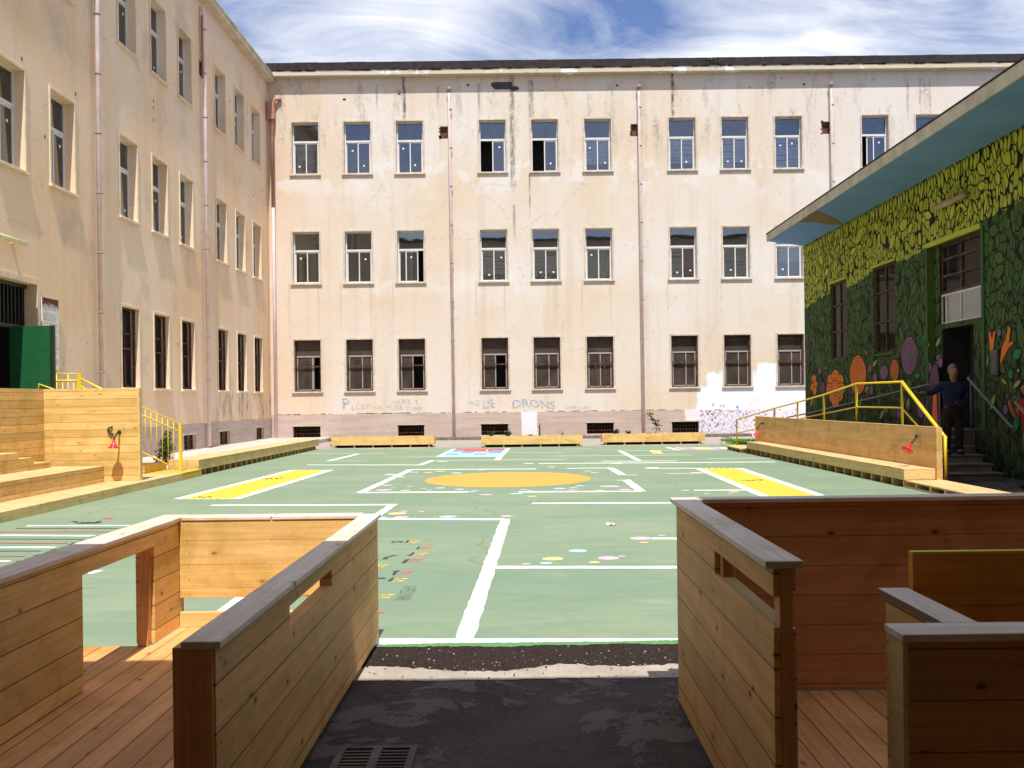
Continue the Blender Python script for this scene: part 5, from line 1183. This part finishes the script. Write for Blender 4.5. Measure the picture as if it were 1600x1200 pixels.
for u in (88.5, 98, 106.5, 115): a_ = lz(u, 584 if u in (88.5, 106.5) else 594); m.tube([(a_[0], a_[1], 1.2), a_], .012, 6)
m.build('baluster', 'yellow_paint', t)
t = thing('yellow_railing', 'short end of a yellow handrail showing over the plank wall before the green door', 'railing', (-9.2, 18.6, 1))
m = MB(); m.tube([at(60, 612, 18.3), at(61, 600, 18.3), at(80, 607, 18.3), at(95, 613, 18.3)], .016, 8); m.tube([at(60, 612, 18.3), (at(60, 612, 18.3)[0], 18.3, 1.2)], .016, 8); m.build('rail', 'yellow_paint', t)

# long bench on the left
def long_bench(name, label, pts_front, pts_back, ztop, zlow, n_sup, mats, parent=None):
    t = thing(name, label, 'bench', (pts_front[0][0], pts_front[0][1], 0)); (fx0, fy0), (fx1, fy1) = pts_front; (bx0, by0), (bx1, by1) = pts_back
    m = MB(); m.hexa([(fx0, fy0, zlow), (fx1, fy1, zlow), (bx1, by1, zlow), (bx0, by0, zlow), (fx0, fy0, ztop - .022), (fx1, fy1, ztop - .022), (bx1, by1, ztop - .022), (bx0, by0, ztop - .022)]); m.build('seat_box', mats[0], t, bevel=.004)
    e = .01 if fx0 > bx0 else -.01
    m = MB(); m.hexa([(fx0 + e, fy0, ztop - .021), (fx1 + e, fy1, ztop - .021), (bx1, by1, ztop - .021), (bx0, by0, ztop - .021), (fx0 + e, fy0, ztop), (fx1 + e, fy1, ztop), (bx1, by1, ztop), (bx0, by0, ztop)]); m.build('seat', mats[1], t, bevel=.003)
    for k in range(n_sup):
        f_ = (k + .15) / n_sup; x = fx0 + (fx1 - fx0) * f_; y = fy0 + (fy1 - fy0) * f_; xb = bx0 + (bx1 - bx0) * f_; sg = 1 if xb > x else -1
        m = MB(); m.box(min(x + sg * .03, xb), max(x + sg * .03, xb), y, y + .045, .001, zlow - .001); m.build('support', mats[2], t)
    m = MB(); sg = 1 if bx0 > fx0 else -1
    m.hexa([(fx0 + sg * .25, fy0 + .05, .001), (fx1 + sg * .25, fy1 - .05, .001), (bx1, by1 - .05, .001), (bx0, by0 + .05, .001), (fx0 + sg * .25, fy0 + .05, zlow - .002), (fx1 + sg * .25, fy1 - .05, zlow - .002), (bx1, by1 - .05, zlow - .002), (bx0, by0 + .05, zlow - .002)]); m.build('base', 'dark_gap', t)  # dark block under the seat, shade of the hollow put into its colour
    return t
long_bench('wooden_bench', 'long low pine bench with slatted base along the left edge of the court', ((-7.05, 20.5), (-6.80, 31.4)), ((-7.72, 20.5), (-7.45, 31.2)), .345, .125, 26, ('pine_board_y', 'pine_seat', 'pine_board_x'))
# right bench with high back
rb_ = long_bench('wooden_bench', 'long pine bench with a tall plywood back along the right edge of the court', ((6.37, 15.9), (6.20, 26.4)), ((6.93, 15.9), (6.62, 26.4)), .315, .125, 22, ('pine_board_y', 'pine_seat', 'pine_board_x'))
for ya, yb in ((15.85, 19.80), (19.806, 23.4), (23.406, 27.0)):
    xa, xb = 6.90 - (ya - 15.85) * .0269, 6.90 - (yb - 15.85) * .0269
    m = MB(); m.hexa([(xa, ya, .01), (xa + .08, ya, .01), (xb + .08, yb, .01), (xb, yb, .01), (xa, ya, 1.01), (xa + .08, ya, 1.01), (xb + .08, yb, 1.01), (xb, yb, 1.01)]); m.build('backrest', 'plywood', rb_, bevel=.004)
m = MB(); m.box(6.983, 7.01, 15.88, 15.97, .02, .99); m.build('back_post', 'pine_board_x', rb_)
a1 = at(1433, 690, 16.1)
red_lamp('wall_lamp', 'red shaded lamp on a black arm at the near end of the right bench back', (6.885, 16.6, .83), (-.6, -.35, -.75), [(0, 0, 0), (-.03, -.08, .0), (-.12, -.15, -.07), (-.20, -.2, -.14)], 1.0)
red_lamp('wall_lamp', 'red shaded lamp on a black arm at the far end of the right bench back', (6.615, 26.2, .82), (-.25, -.1, -1), [(0, 0, 0), (-.06, -.05, .02), (-.15, -.1, -.08), (-.19, -.12, -.2)], 1.0)
t = thing('wooden_deck', 'low pale timber pallet deck in front of the right bench and steps', 'deck', (6.7, 14, 0))
m = MB(); m.box(6.37, 7.02, 9.5, 15.86, .10, .125); m.build('top', 'pine_seat', t, bevel=.003)
for k in range(12): m = MB(); m.box(6.39, 7.0, 9.6 + k * .53, 9.66 + k * .53, .001, .099); m.build('support', 'pine_board_x', t)
m = MB(); m.box(6.38, 6.40, 9.5, 15.86, .001, .03); m.box(6.66, 6.7, 9.5, 15.86, .001, .09); m.build('runner', 'pine_board_y', t)
t = thing('wooden_deck', 'small timber step at the far end of the right bench', 'deck', (6.3, 27, 0))
m = MB(); m.box(6.02, 6.60, 26.45, 28.3, .09, .125); m.build('top', 'pine_seat', t, bevel=.003)
for k in range(4): m = MB(); m.box(6.05, 6.58, 26.5 + k * .55, 26.56 + k * .55, .001, .089); m.build('support', 'pine_board_x', t)
# yellow ramp railing
t = thing('yellow_railing', 'bright yellow tube railing rising and falling behind the right bench', 'railing', (7, 20, 0))
def ry(u, v, Y): return Vector(at(u, v, Y))
T = [ry(1151, 656, 29.6), ry(1210, 638, 26.0), ry(1246, 628.5, 24.2), ry(1287, 617, 22.2), ry(1338, 599.5, 20.2), ry(1409, 596.5, 17.7), ry(1477, 680, 15.95)]
m = MB(); m.tube(T[:6], .021, 10); m.tube([T[5], T[6] + Vector((-.03, .05, .02)), T[6] + Vector((.015, 0, -.06))], .032, 10); m.build('rail', 'yellow_paint', t)
m = MB(); mid = [ry(1152, 677, 29.6), ry(1243, 655.5, 24.2), ry(1338.5, 636, 20.2), ry(1409, 637, 17.7), ry(1478, 718, 15.95)]; m.tube(mid, .016, 8); m.tube([ry(1412, 668, 17.65), ry(1479, 747, 15.95)], .014, 8); m.build('middle_rail', 'yellow_paint', t)
def ghz(Y): return 0.12 if Y < 16.5 else (.43 if Y < 17.6 else (.86 if Y < 20.4 else max(.02, .86 - (Y - 20.4) * .087)))
for i, Y in ((0, 29.6), (1, 26.0), (2, 24.2), (3, 22.2), (4, 20.2), (5, 17.7), (6, 15.95)):
    p = T[i]; m = MB(); w = .024 if i < 6 else .03; zb = ghz(Y) if Y != 17.7 else .43
    if i == 6: zb = .02
    m.tube([(p[0], p[1], zb), (p[0], p[1], p[2] - .01)], w, 8); m.build('post', 'yellow_paint', t)
p = ry(1180.6, 648, 27.8); m = MB(); m.tube([(p[0], p[1], .2), p], .02, 8); m.build('post', 'yellow_paint', t)
m = MB(); m.tube([(T[0][0], T[0][1], .02), (T[0][0] + .8, T[0][1], .04)], .02, 8); m.tube([(T[0][0], T[0][1], .02), (T[0][0] + .5, T[0][1] - .6, .15)], .015, 8); m.build('foot', 'black_bracket', t)

# planters along the far side
def planter(u0, u1, vb, label, plants):
    a_ = gp((u0 + u1) / 2, vb); Y = a_[1]; x0 = at(u0, vb, Y)[0]; x1 = at(u1, vb, Y)[0]
    t = thing('wooden_planter', label, 'planter', ((x0 + x1) / 2, Y, 0), 'long pine planters in front of the far building')
    dpt = .62; z0, z1 = .09, .37; m = MB(); th = .035
    m.box(x0, x1, Y, Y + th, z0, z1); m.box(x0, x1, Y + dpt - th, Y + dpt, z0, z1); m.box(x0, x0 + th, Y + th, Y + dpt - th, z0, z1); m.box(x1 - th, x1, Y + th, Y + dpt - th, z0, z1)
    m.build('box', 'pine_board_x', t, bevel=.004)
    m = MB(); m.box(x0 + th, x1 - th, Y + th, Y + dpt - th, z0, z1 - .05)
    m.build('soil', 'soil', t)
    m = MB()
    for k in range(6): x = x0 + .1 + (x1 - x0 - .3) * k / 5; m.box(x, x + .05, Y + .04, Y + dpt - .02, .001, z0 - .001)
    m.build('support', 'pine_board_x', t)
    m = MB(); m.box(x0 + .1, x1 - .1, Y + .18, Y + dpt - .1, .001, z0 - .002); m.build('base', 'dark_gap', t)  # dark block below the box, colour stands in for the shade there
    m = MB()
    for f_ in (.15, .62): m.box(x0 + (x1 - x0) * f_, x0 + (x1 - x0) * f_ + .06, Y + th, Y + dpt - th, z1 - .045, z1 - .005)
    m.build('cross_bar', 'pine_cap_x', t)
    return t, x0, x1, Y
planter(518, 678.5, 699.5, 'bare pine planter at the left, with nothing growing in it', 0)
_, ax0, ax1, AY = planter(752, 911, 698.5, 'middle pine planter with dry sticks and a few shoots', 1)
_, bx0, bx1, BY = planter(941, 1102, 694.5, 'right-hand pine planter holding the small leafy sapling', 2)
def sprout(u, Y, hgt, nl, label, mat='leaf_green', name='small_plant', cat='plant', spread=.12, size=.10):
    x = at(u, 690, Y)[0]; t = thing(name, label, cat, (x, Y, .32)); m = MB(); ml = MB()
    for k in range(4):
        top = Vector((x + random.uniform(-spread, spread), Y + random.uniform(-.08, .08), .32 + hgt * random.uniform(.6, 1))); m.tube([(x, Y, .30), top], [.008, .004], 5)
        for q in range(nl): f_ = random.uniform(.3, 1); p = Vector((x, Y, .3)).lerp(top, f_); leaves(ml, p, (.03, .03, .03), 2, size)
    m.build('stem', 'bark', t)
    if nl: ml.build('foliage', mat, t)
    return t
sprout(767, AY + .3, .24, 6, 'spiky green shoot at the left end of the middle planter')
sprout(793, AY + .3, .26, 7, 'spiky green shoot in the middle planter below the cellar window')
sprout(829, AY + .3, .10, 2, 'tiny bare twig in the middle planter')
t = sprout(843.5, AY + .3, .02, 0, 'upright dry brown stick in the middle planter', name='dry_stick', cat='stick'); m = MB(); x = at(843.5, 690, AY + .3)[0]; Y = AY + .3
m.tube([(x, Y, .3), (x, Y, .66), (x - .02, Y, .78)], [.028, .022, .01], 6); m.tube([(x, Y, .6), (x - .09, Y, .72)], [.014, .006], 5); m.tube([(x, Y, .66), (x + .06, Y, .76)], [.012, .005], 5); m.build('stick', 'bark', t)
sprout(881, AY + .3, .22, 1, 'thin bare twigs near the right end of the middle planter', spread=.2, size=.05)
sprout(962, BY + .3, .20, 7, 'dark spiky shoot at the left end of the sapling planter', 'leaf_dark')
sprout(983, BY + .3, .14, 6, 'low dark shoot in the sapling planter', 'leaf_dark')
x = at(1025, 680, BY + .3)[0]; Y = BY + .3
t = thing('sapling', 'small thin sapling with yellow-green leaves leaning left in the right planter', 'tree', (x, Y, .32))
tp = [at(u, v, Y) for u, v in ((1025.5, 684), (1024.5, 676), (1027, 668), (1024, 658), (1019, 650), (1016, 641))]
m = MB(); m.tube(tp, [.013, .012, .010, .008, .006, .004], 6); m.tube([tp[2], at(1030, 662, Y)], [.006, .004], 5); m.build('trunk', 'bark', t)
m = MB()
for (u, v, n_, mi) in ((1017, 646, 10, 0), (1019, 649, 14, 1), (1018, 654, 14, 0), (1021, 657, 12, 0), (1026, 658, 12, 0), (1029, 663, 12, 0), (1025, 664, 10, 0), (1024, 670, 6, 0), (1028, 671, 5, 0), (1022, 661, 8, 0)): leaves(m, at(u, v, Y), (.08, .08, .06), n_, .10, mi)
m.build('crown', ['leaf_dark', 'leaf_lime'], t)
# shrub by the yellow railing
p0 = at(258, 715, 22.0)
t = thing('shrub', 'dark green bush growing behind the yellow stair railing at left', 'bush', (p0[0], 22.0, .15))
m = MB(); m.tube([(p0[0], 22, .1), (p0[0] + .02, 22, .6)], [.03, .015], 6); m.tube([(p0[0], 22, .3), (p0[0] - .12, 22.05, .75)], [.015, .008], 6); m.build('trunk', 'bark', t)
m = MB()
for (u, v, rx, n_) in ((262, 682, .10, 110), (256, 692, .16, 190), (263, 700, .16, 200), (255, 708, .16, 190), (262, 716, .12, 120), (250, 722, .12, 90), (247, 727, .1, 60)): leaves(m, at(u, v, 22.0), (rx, .16, .14), n_, .065, 0 if random.random() < .5 else 1)
m.build('crown', ['leaf_dark', 'leaf_green'], t)
# grass patch at the right by the far wall
m = MB()
q = [Vector(gp(*p)) for p in ((1128, 688), (1262, 686), (1262, 702), (1170, 699), (1150, 697))]
m.poly([tuple(p + Vector((0, 0, .008))) for p in q])
def inq(u, v): return v > 687 and v < 687 + (u - 1126) * .28 + 1
for i in range(2600):
    u, v = random.uniform(1126, 1200), random.uniform(686, 699)
    if not inq(u, v) and random.random() < .93: continue
    p = Vector(gp(u, v)); p.z = 0.0; h_ = random.uniform(.03, .08); a_ = random.uniform(0, 3.1); dx = Vector((math.cos(a_), math.sin(a_), 0)) * .02
    m.add([p - dx, p + dx, p + Vector((random.uniform(-.04, .04), random.uniform(-.04, .04), h_))], [(0, 1, 2)])
o = m.build('grass', 'grass_green', recalc=False); o['kind'] = 'stuff'; o['label'] = 'bright green grass patch growing by the far wall behind the yellow railing'; o['category'] = 'grass'
for k, (u, v, n_) in enumerate(((318, 701, 30), (520, 697.5, 26), (1136, 686, 50))):
    p = gp(u, v); t = thing('weed', ('low dusty weed on the pavement edge by the left long bench', 'small weed at the left foot of the bare planter', 'leafy weed at the tip of the grass patch by the far wall')[k], 'weed', p)
    m = MB(); leaves(m, (p[0], p[1], .06), (.22, .1, .06), n_, .06); m.build('foliage', 'leaf_green', t)

# drain grate and litter
t = thing('drain_grate', 'rusted iron drain grate set in the dark asphalt at the bottom of the picture', 'drain', (-.7, 4.05, 0))
g0, g1 = gp(531, 1174), gp(651, 1176); m = MB(); x0, x1 = g0[0], g1[0]; y1 = g0[1] + .02; y0 = y1 - .42
m.box(x0, x1, y1 - .03, y1, .001, .018); m.box(x0, x0 + .03, y0, y1 - .03, .001, .018); m.box(x1 - .03, x1, y0, y1 - .03, .001, .018); xm = (x0 + x1) / 2; m.box(xm - .02, xm + .02, y0, y1 - .03, .001, .018)
m.build('frame', 'concrete_dark', t); m = MB(); y = y1 - .07
while y > y0: m.box(x0 + .032, xm - .022, y, y + .014, .003, .016); m.box(xm + .022, x1 - .032, y, y + .014, .003, .016); y -= .036
m.build('bar', 'concrete_dark', t); m = MB(); m.box(x0 + .005, x1 - .005, y0, y1 - .005, .0006, .002); m.build('pit', 'dark_gap', t)  # flat dark sheet, shade of the pit put into its colour
p = gp(954, 822); t = thing('litter', 'crumpled scrap of white paper lying on the green court', 'litter', p)
m = MB()
for k in range(5): a_ = Vector(p) + Vector((random.uniform(-.06, .06), random.uniform(-.05, .05), .012)); m.add([a_, a_ + Vector((.05, .01, .02)), a_ + Vector((.06, .05, .005)), a_ + Vector((.0, .045, .025))], [(0, 1, 2), (0, 2, 3)])
m.build('scrap', 'paper_white', t)

# ------------------------------------------------------------------ people
def skin_mesh(name, verts, edges, radii, mat, parent, sub=2, root=0):
    off = Vector(parent.location); p = parent
    while p.parent: p = p.parent; off = Vector(p.location)
    me = bpy.data.meshes.new(name); me.from_pydata([tuple(Vector(v) - off) for v in verts], edges, []); o = bpy.data.objects.new(name, me); C.objects.link(o)
    sk = o.modifiers.new('s', 'SKIN'); sk.use_smooth_shade = True
    for i, v in enumerate(me.skin_vertices[0].data):
        r = radii[i]; v.radius = r if isinstance(r, tuple) else (r, r); v.use_root = (i == root)
    sb = o.modifiers.new('u', 'SUBSURF'); sb.levels = sub; sb.render_levels = sub
    bpy.context.view_layer.update()
    ev = o.evaluated_get(bpy.context.evaluated_depsgraph_get()); m2 = bpy.data.meshes.new_from_object(ev); m2.name = name
    o.modifiers.clear(); o.data = m2; bpy.data.meshes.remove(me); m2.materials.clear(); m2.materials.append(MATS[mat])
    for q in m2.polygons: q.use_smooth = True
    o.parent = parent; return o
def chainskin(name, chains, mat, parent, sub=2):
    """chains: lists of (x, y, z, r); a chain starting with an int hangs on that vertex"""
    V, E, Rr = [], [], []
    for ch in chains:
        prev = None
        for q in ch:
            if isinstance(q, int): prev = q; continue
            V.append(q[:3]); Rr.append(q[3] if len(q) == 4 else (q[3], q[4])); i = len(V) - 1
            if prev is not None: E.append((prev, i))
            prev = i
    return skin_mesh(name, V, E, Rr, mat, parent, sub)
def fingers(wr, hd, side, r=.009, curl=.5):
    """four fingers and a thumb on a palm starting at wrist point wr, pointing along hd"""
    hd = Vector(hd).normalized(); sd = Vector(side).normalized(); up = hd.cross(sd).normalized(); out = []
    for k, (o_, L) in enumerate(((-.028, .062), (-.010, .072), (.010, .068), (.027, .052))):
        b = Vector(wr) + hd * .085 + sd * o_; p1 = b + hd * L * .5 - up * L * .15 * curl; p2 = p1 + hd * L * .35 - up * L * .5 * curl; out.append([(*b, r), (*p1, r * .95), (*p2, r * .8)])
    b = Vector(wr) + hd * .03 - sd * .034; p1 = b + hd * .03 - sd * .022; p2 = p1 + hd * .03 - up * .012; out.append([(*b, r * 1.2), (*p1, r), (*p2, r * .85)])
    return out

# elderly person on the steps
px_, py_, pz_ = 8.02, 17.72, .43
t = thing('person', 'grey-haired person in dark blue jumper on the steps, one hand on the rail', 'person', (px_, py_, pz_))
def W_(x, y, z, *r): return (px_ + x, py_ + y, pz_ + z) + r
hipz = .80
body = [[W_(0, 0, .84, .13), W_(0, 0, .98, .125), W_(0, .0, 1.12, .14), W_(0, -.01, 1.26, .15), W_(0, -.03, 1.35, .09), W_(0, -.05, 1.41, .052), W_(-.005, -.075, 1.48, .075), W_(-.008, -.09, 1.56, .088), W_(-.005, -.075, 1.63, .07)],
        [0, W_(-.10, 0, .76, .085), W_(-.11, -.02, .44, .058), W_(-.12, .0, .09, .040), W_(-.125, -.12, .035, .035)],
        [0, W_(.10, 0, .76, .085), W_(.11, -.02, .44, .058), W_(.11, .0, .09, .040), W_(.12, -.12, .035, .035)],
        [3, W_(-.19, 0, 1.29, .058), W_(-.37, .0, 1.15, .045), W_(-.56, -.06, 1.16, .032), W_(-.62, -.08, 1.175, .030)],
        [3, W_(.19, 0, 1.28, .058), W_(.25, -.04, 1.04, .045), W_(.10, -.22, .97, .032), W_(.05, -.25, .97, .030)],
        [7, W_(-.012, -.185, 1.545, .018)]]
chainskin('body', body, 'skin', t)
for f_ in fingers(W_(-.60, -.075, 1.17), (-1, -.1, -.1), (0, 1, .2), curl=1.0) + fingers(W_(.07, -.24, .97), (-1, -.15, 0), (0, .1, 1), curl=.8): chainskin('finger', [f_], 'skin', t, 1)
chainskin('jumper', [[W_(0, 0, .84, .165), W_(0, -.01, .98, .175), W_(0, -.01, 1.12, .175), W_(0, -.01, 1.27, .165), W_(0, -.03, 1.36, .10)],
                     [3, W_(-.19, 0, 1.30, .078), W_(-.37, .0, 1.155, .062), W_(-.54, -.055, 1.16, .046)], [3, W_(.19, 0, 1.29, .078), W_(.26, -.04, 1.04, .062), W_(.13, -.20, .97, .046)]], 'cloth_navy', t)
chainskin('trousers', [[W_(0, 0, .96, .16), W_(0, 0, .80, .155)], [1, W_(-.105, 0, .72, .105), W_(-.115, -.02, .44, .082), W_(-.12, .0, .07, .070)], [1, W_(.105, 0, .72, .105), W_(.115, -.02, .44, .082), W_(.115, .0, .07, .070)]], 'cloth_brown', t)
for sx in (-.12, .115): chainskin('shoe', [[W_(sx, .05, .045, .045), W_(sx, -.06, .04, .046), W_(sx * 1.04, -.16, .032, .034)]], 'shoe_black', t)
chainskin('hair', [[W_(.0, -.02, 1.50, .055), W_(.0, -.02, 1.57, .088), W_(-.003, -.055, 1.65, .078), W_(-.005, -.12, 1.665, .035)], [1, W_(.085, -.03, 1.56, .04)], [1, W_(-.085, -.03, 1.56, .04)]], 'hair_grey', t)
m = MB(); m.box(px_ + .0, px_ + .14, py_ - .30, py_ - .26, pz_ + .95, pz_ + 1.03); tag(m.build('handbag', 'shoe_black'), 'small black case held at the waist of the grey-haired person', 'bag')
# person with camera at the right edge
qx, qy, qz = 8.24, 15.35, .002
t = thing('person', 'person in red shirt at the right edge holding up a small camera', 'person', (qx, qy, qz))
def W2(x, y, z, *r): return (qx + x, qy + y, qz + z) + r
body = [[W2(0, 0, .92, .13), W2(0, 0, 1.06, .12), W2(-.01, 0, 1.2, .14), W2(-.02, 0, 1.38, .15), W2(-.03, 0, 1.46, .085), W2(-.05, 0, 1.51, .05), W2(-.07, 0, 1.56, .075), W2(-.085, 0, 1.64, .085), W2(-.07, 0, 1.70, .07)],
        [0, W2(0, -.10, .84, .088), W2(-.01, -.11, .48, .06), W2(.03, -.12, .09, .042), W2(-.1, -.125, .035, .035)],
        [0, W2(0, .10, .84, .088), W2(.02, .11, .48, .06), W2(.04, .12, .09, .042), W2(-.09, .125, .035, .035)],
        [3, W2(-.03, -.19, 1.40, .058), W2(-.16, -.22, 1.17, .045), W2(-.30, -.12, 1.38, .032), W2(-.33, -.09, 1.44, .03)],
        [3, W2(-.03, .19, 1.40, .058), W2(-.16, .22, 1.17, .045), W2(-.30, .10, 1.38, .032), W2(-.33, .07, 1.44, .03)],
        [7, W2(-.18, 0, 1.63, .018)]]
chainskin('body', body, 'skin', t)
for f_ in fingers(W2(-.31, -.10, 1.40), (-.2, .35, .8), (-1, 0, -.2), curl=.8) + fingers(W2(-.31, .09, 1.40), (-.2, -.35, .8), (-1, 0, -.2), curl=-.8): chainskin('finger', [f_], 'skin', t, 1)
chainskin('shirt', [[W2(0, 0, .92, .15), W2(0, 0, 1.06, .152), W2(-.01, 0, 1.2, .165), W2(-.02, 0, 1.38, .165), W2(-.03, 0, 1.46, .10)], [3, W2(-.03, -.19, 1.41, .08), W2(-.09, -.21, 1.28, .066)], [3, W2(-.03, .19, 1.41, .08), W2(-.09, .21, 1.28, .066)]], 'cloth_red', t)
chainskin('trousers', [[W2(0, 0, .95, .15), W2(0, 0, .88, .15)], [1, W2(0, -.105, .80, .105), W2(-.01, -.115, .48, .082), W2(.03, -.12, .07, .066)], [1, W2(0, .105, .80, .105), W2(.02, .115, .48, .082), W2(.04, .12, .07, .066)]], 'cloth_khaki', t)
for sy in (-.12, .12): chainskin('shoe', [[W2(.07, sy, .045, .045), W2(-.04, sy, .04, .046), W2(-.15, sy, .032, .034)]], 'shoe_black', t)
chainskin('hair', [[W2(.0, 0, 1.58, .05), W2(-.02, 0, 1.66, .085), W2(-.065, 0, 1.73, .07), W2(-.12, 0, 1.735, .03)]], 'hair_dark', t)
c_ = thing('camera_phone', 'small black camera held up by the person in red', 'camera', W2(-.36, 0, 1.50)[:3])
m = MB(); m.box(qx - .385, qx - .355, qy - .065, qy + .065, qz + 1.46, qz + 1.54); m.build('case', 'shoe_black', c_, bevel=.005); m = MB(); m.tube([(qx - .385, qy, qz + 1.50), (qx - .41, qy, qz + 1.50)], .026, 12); m.build('lens', 'box_grey', c_)
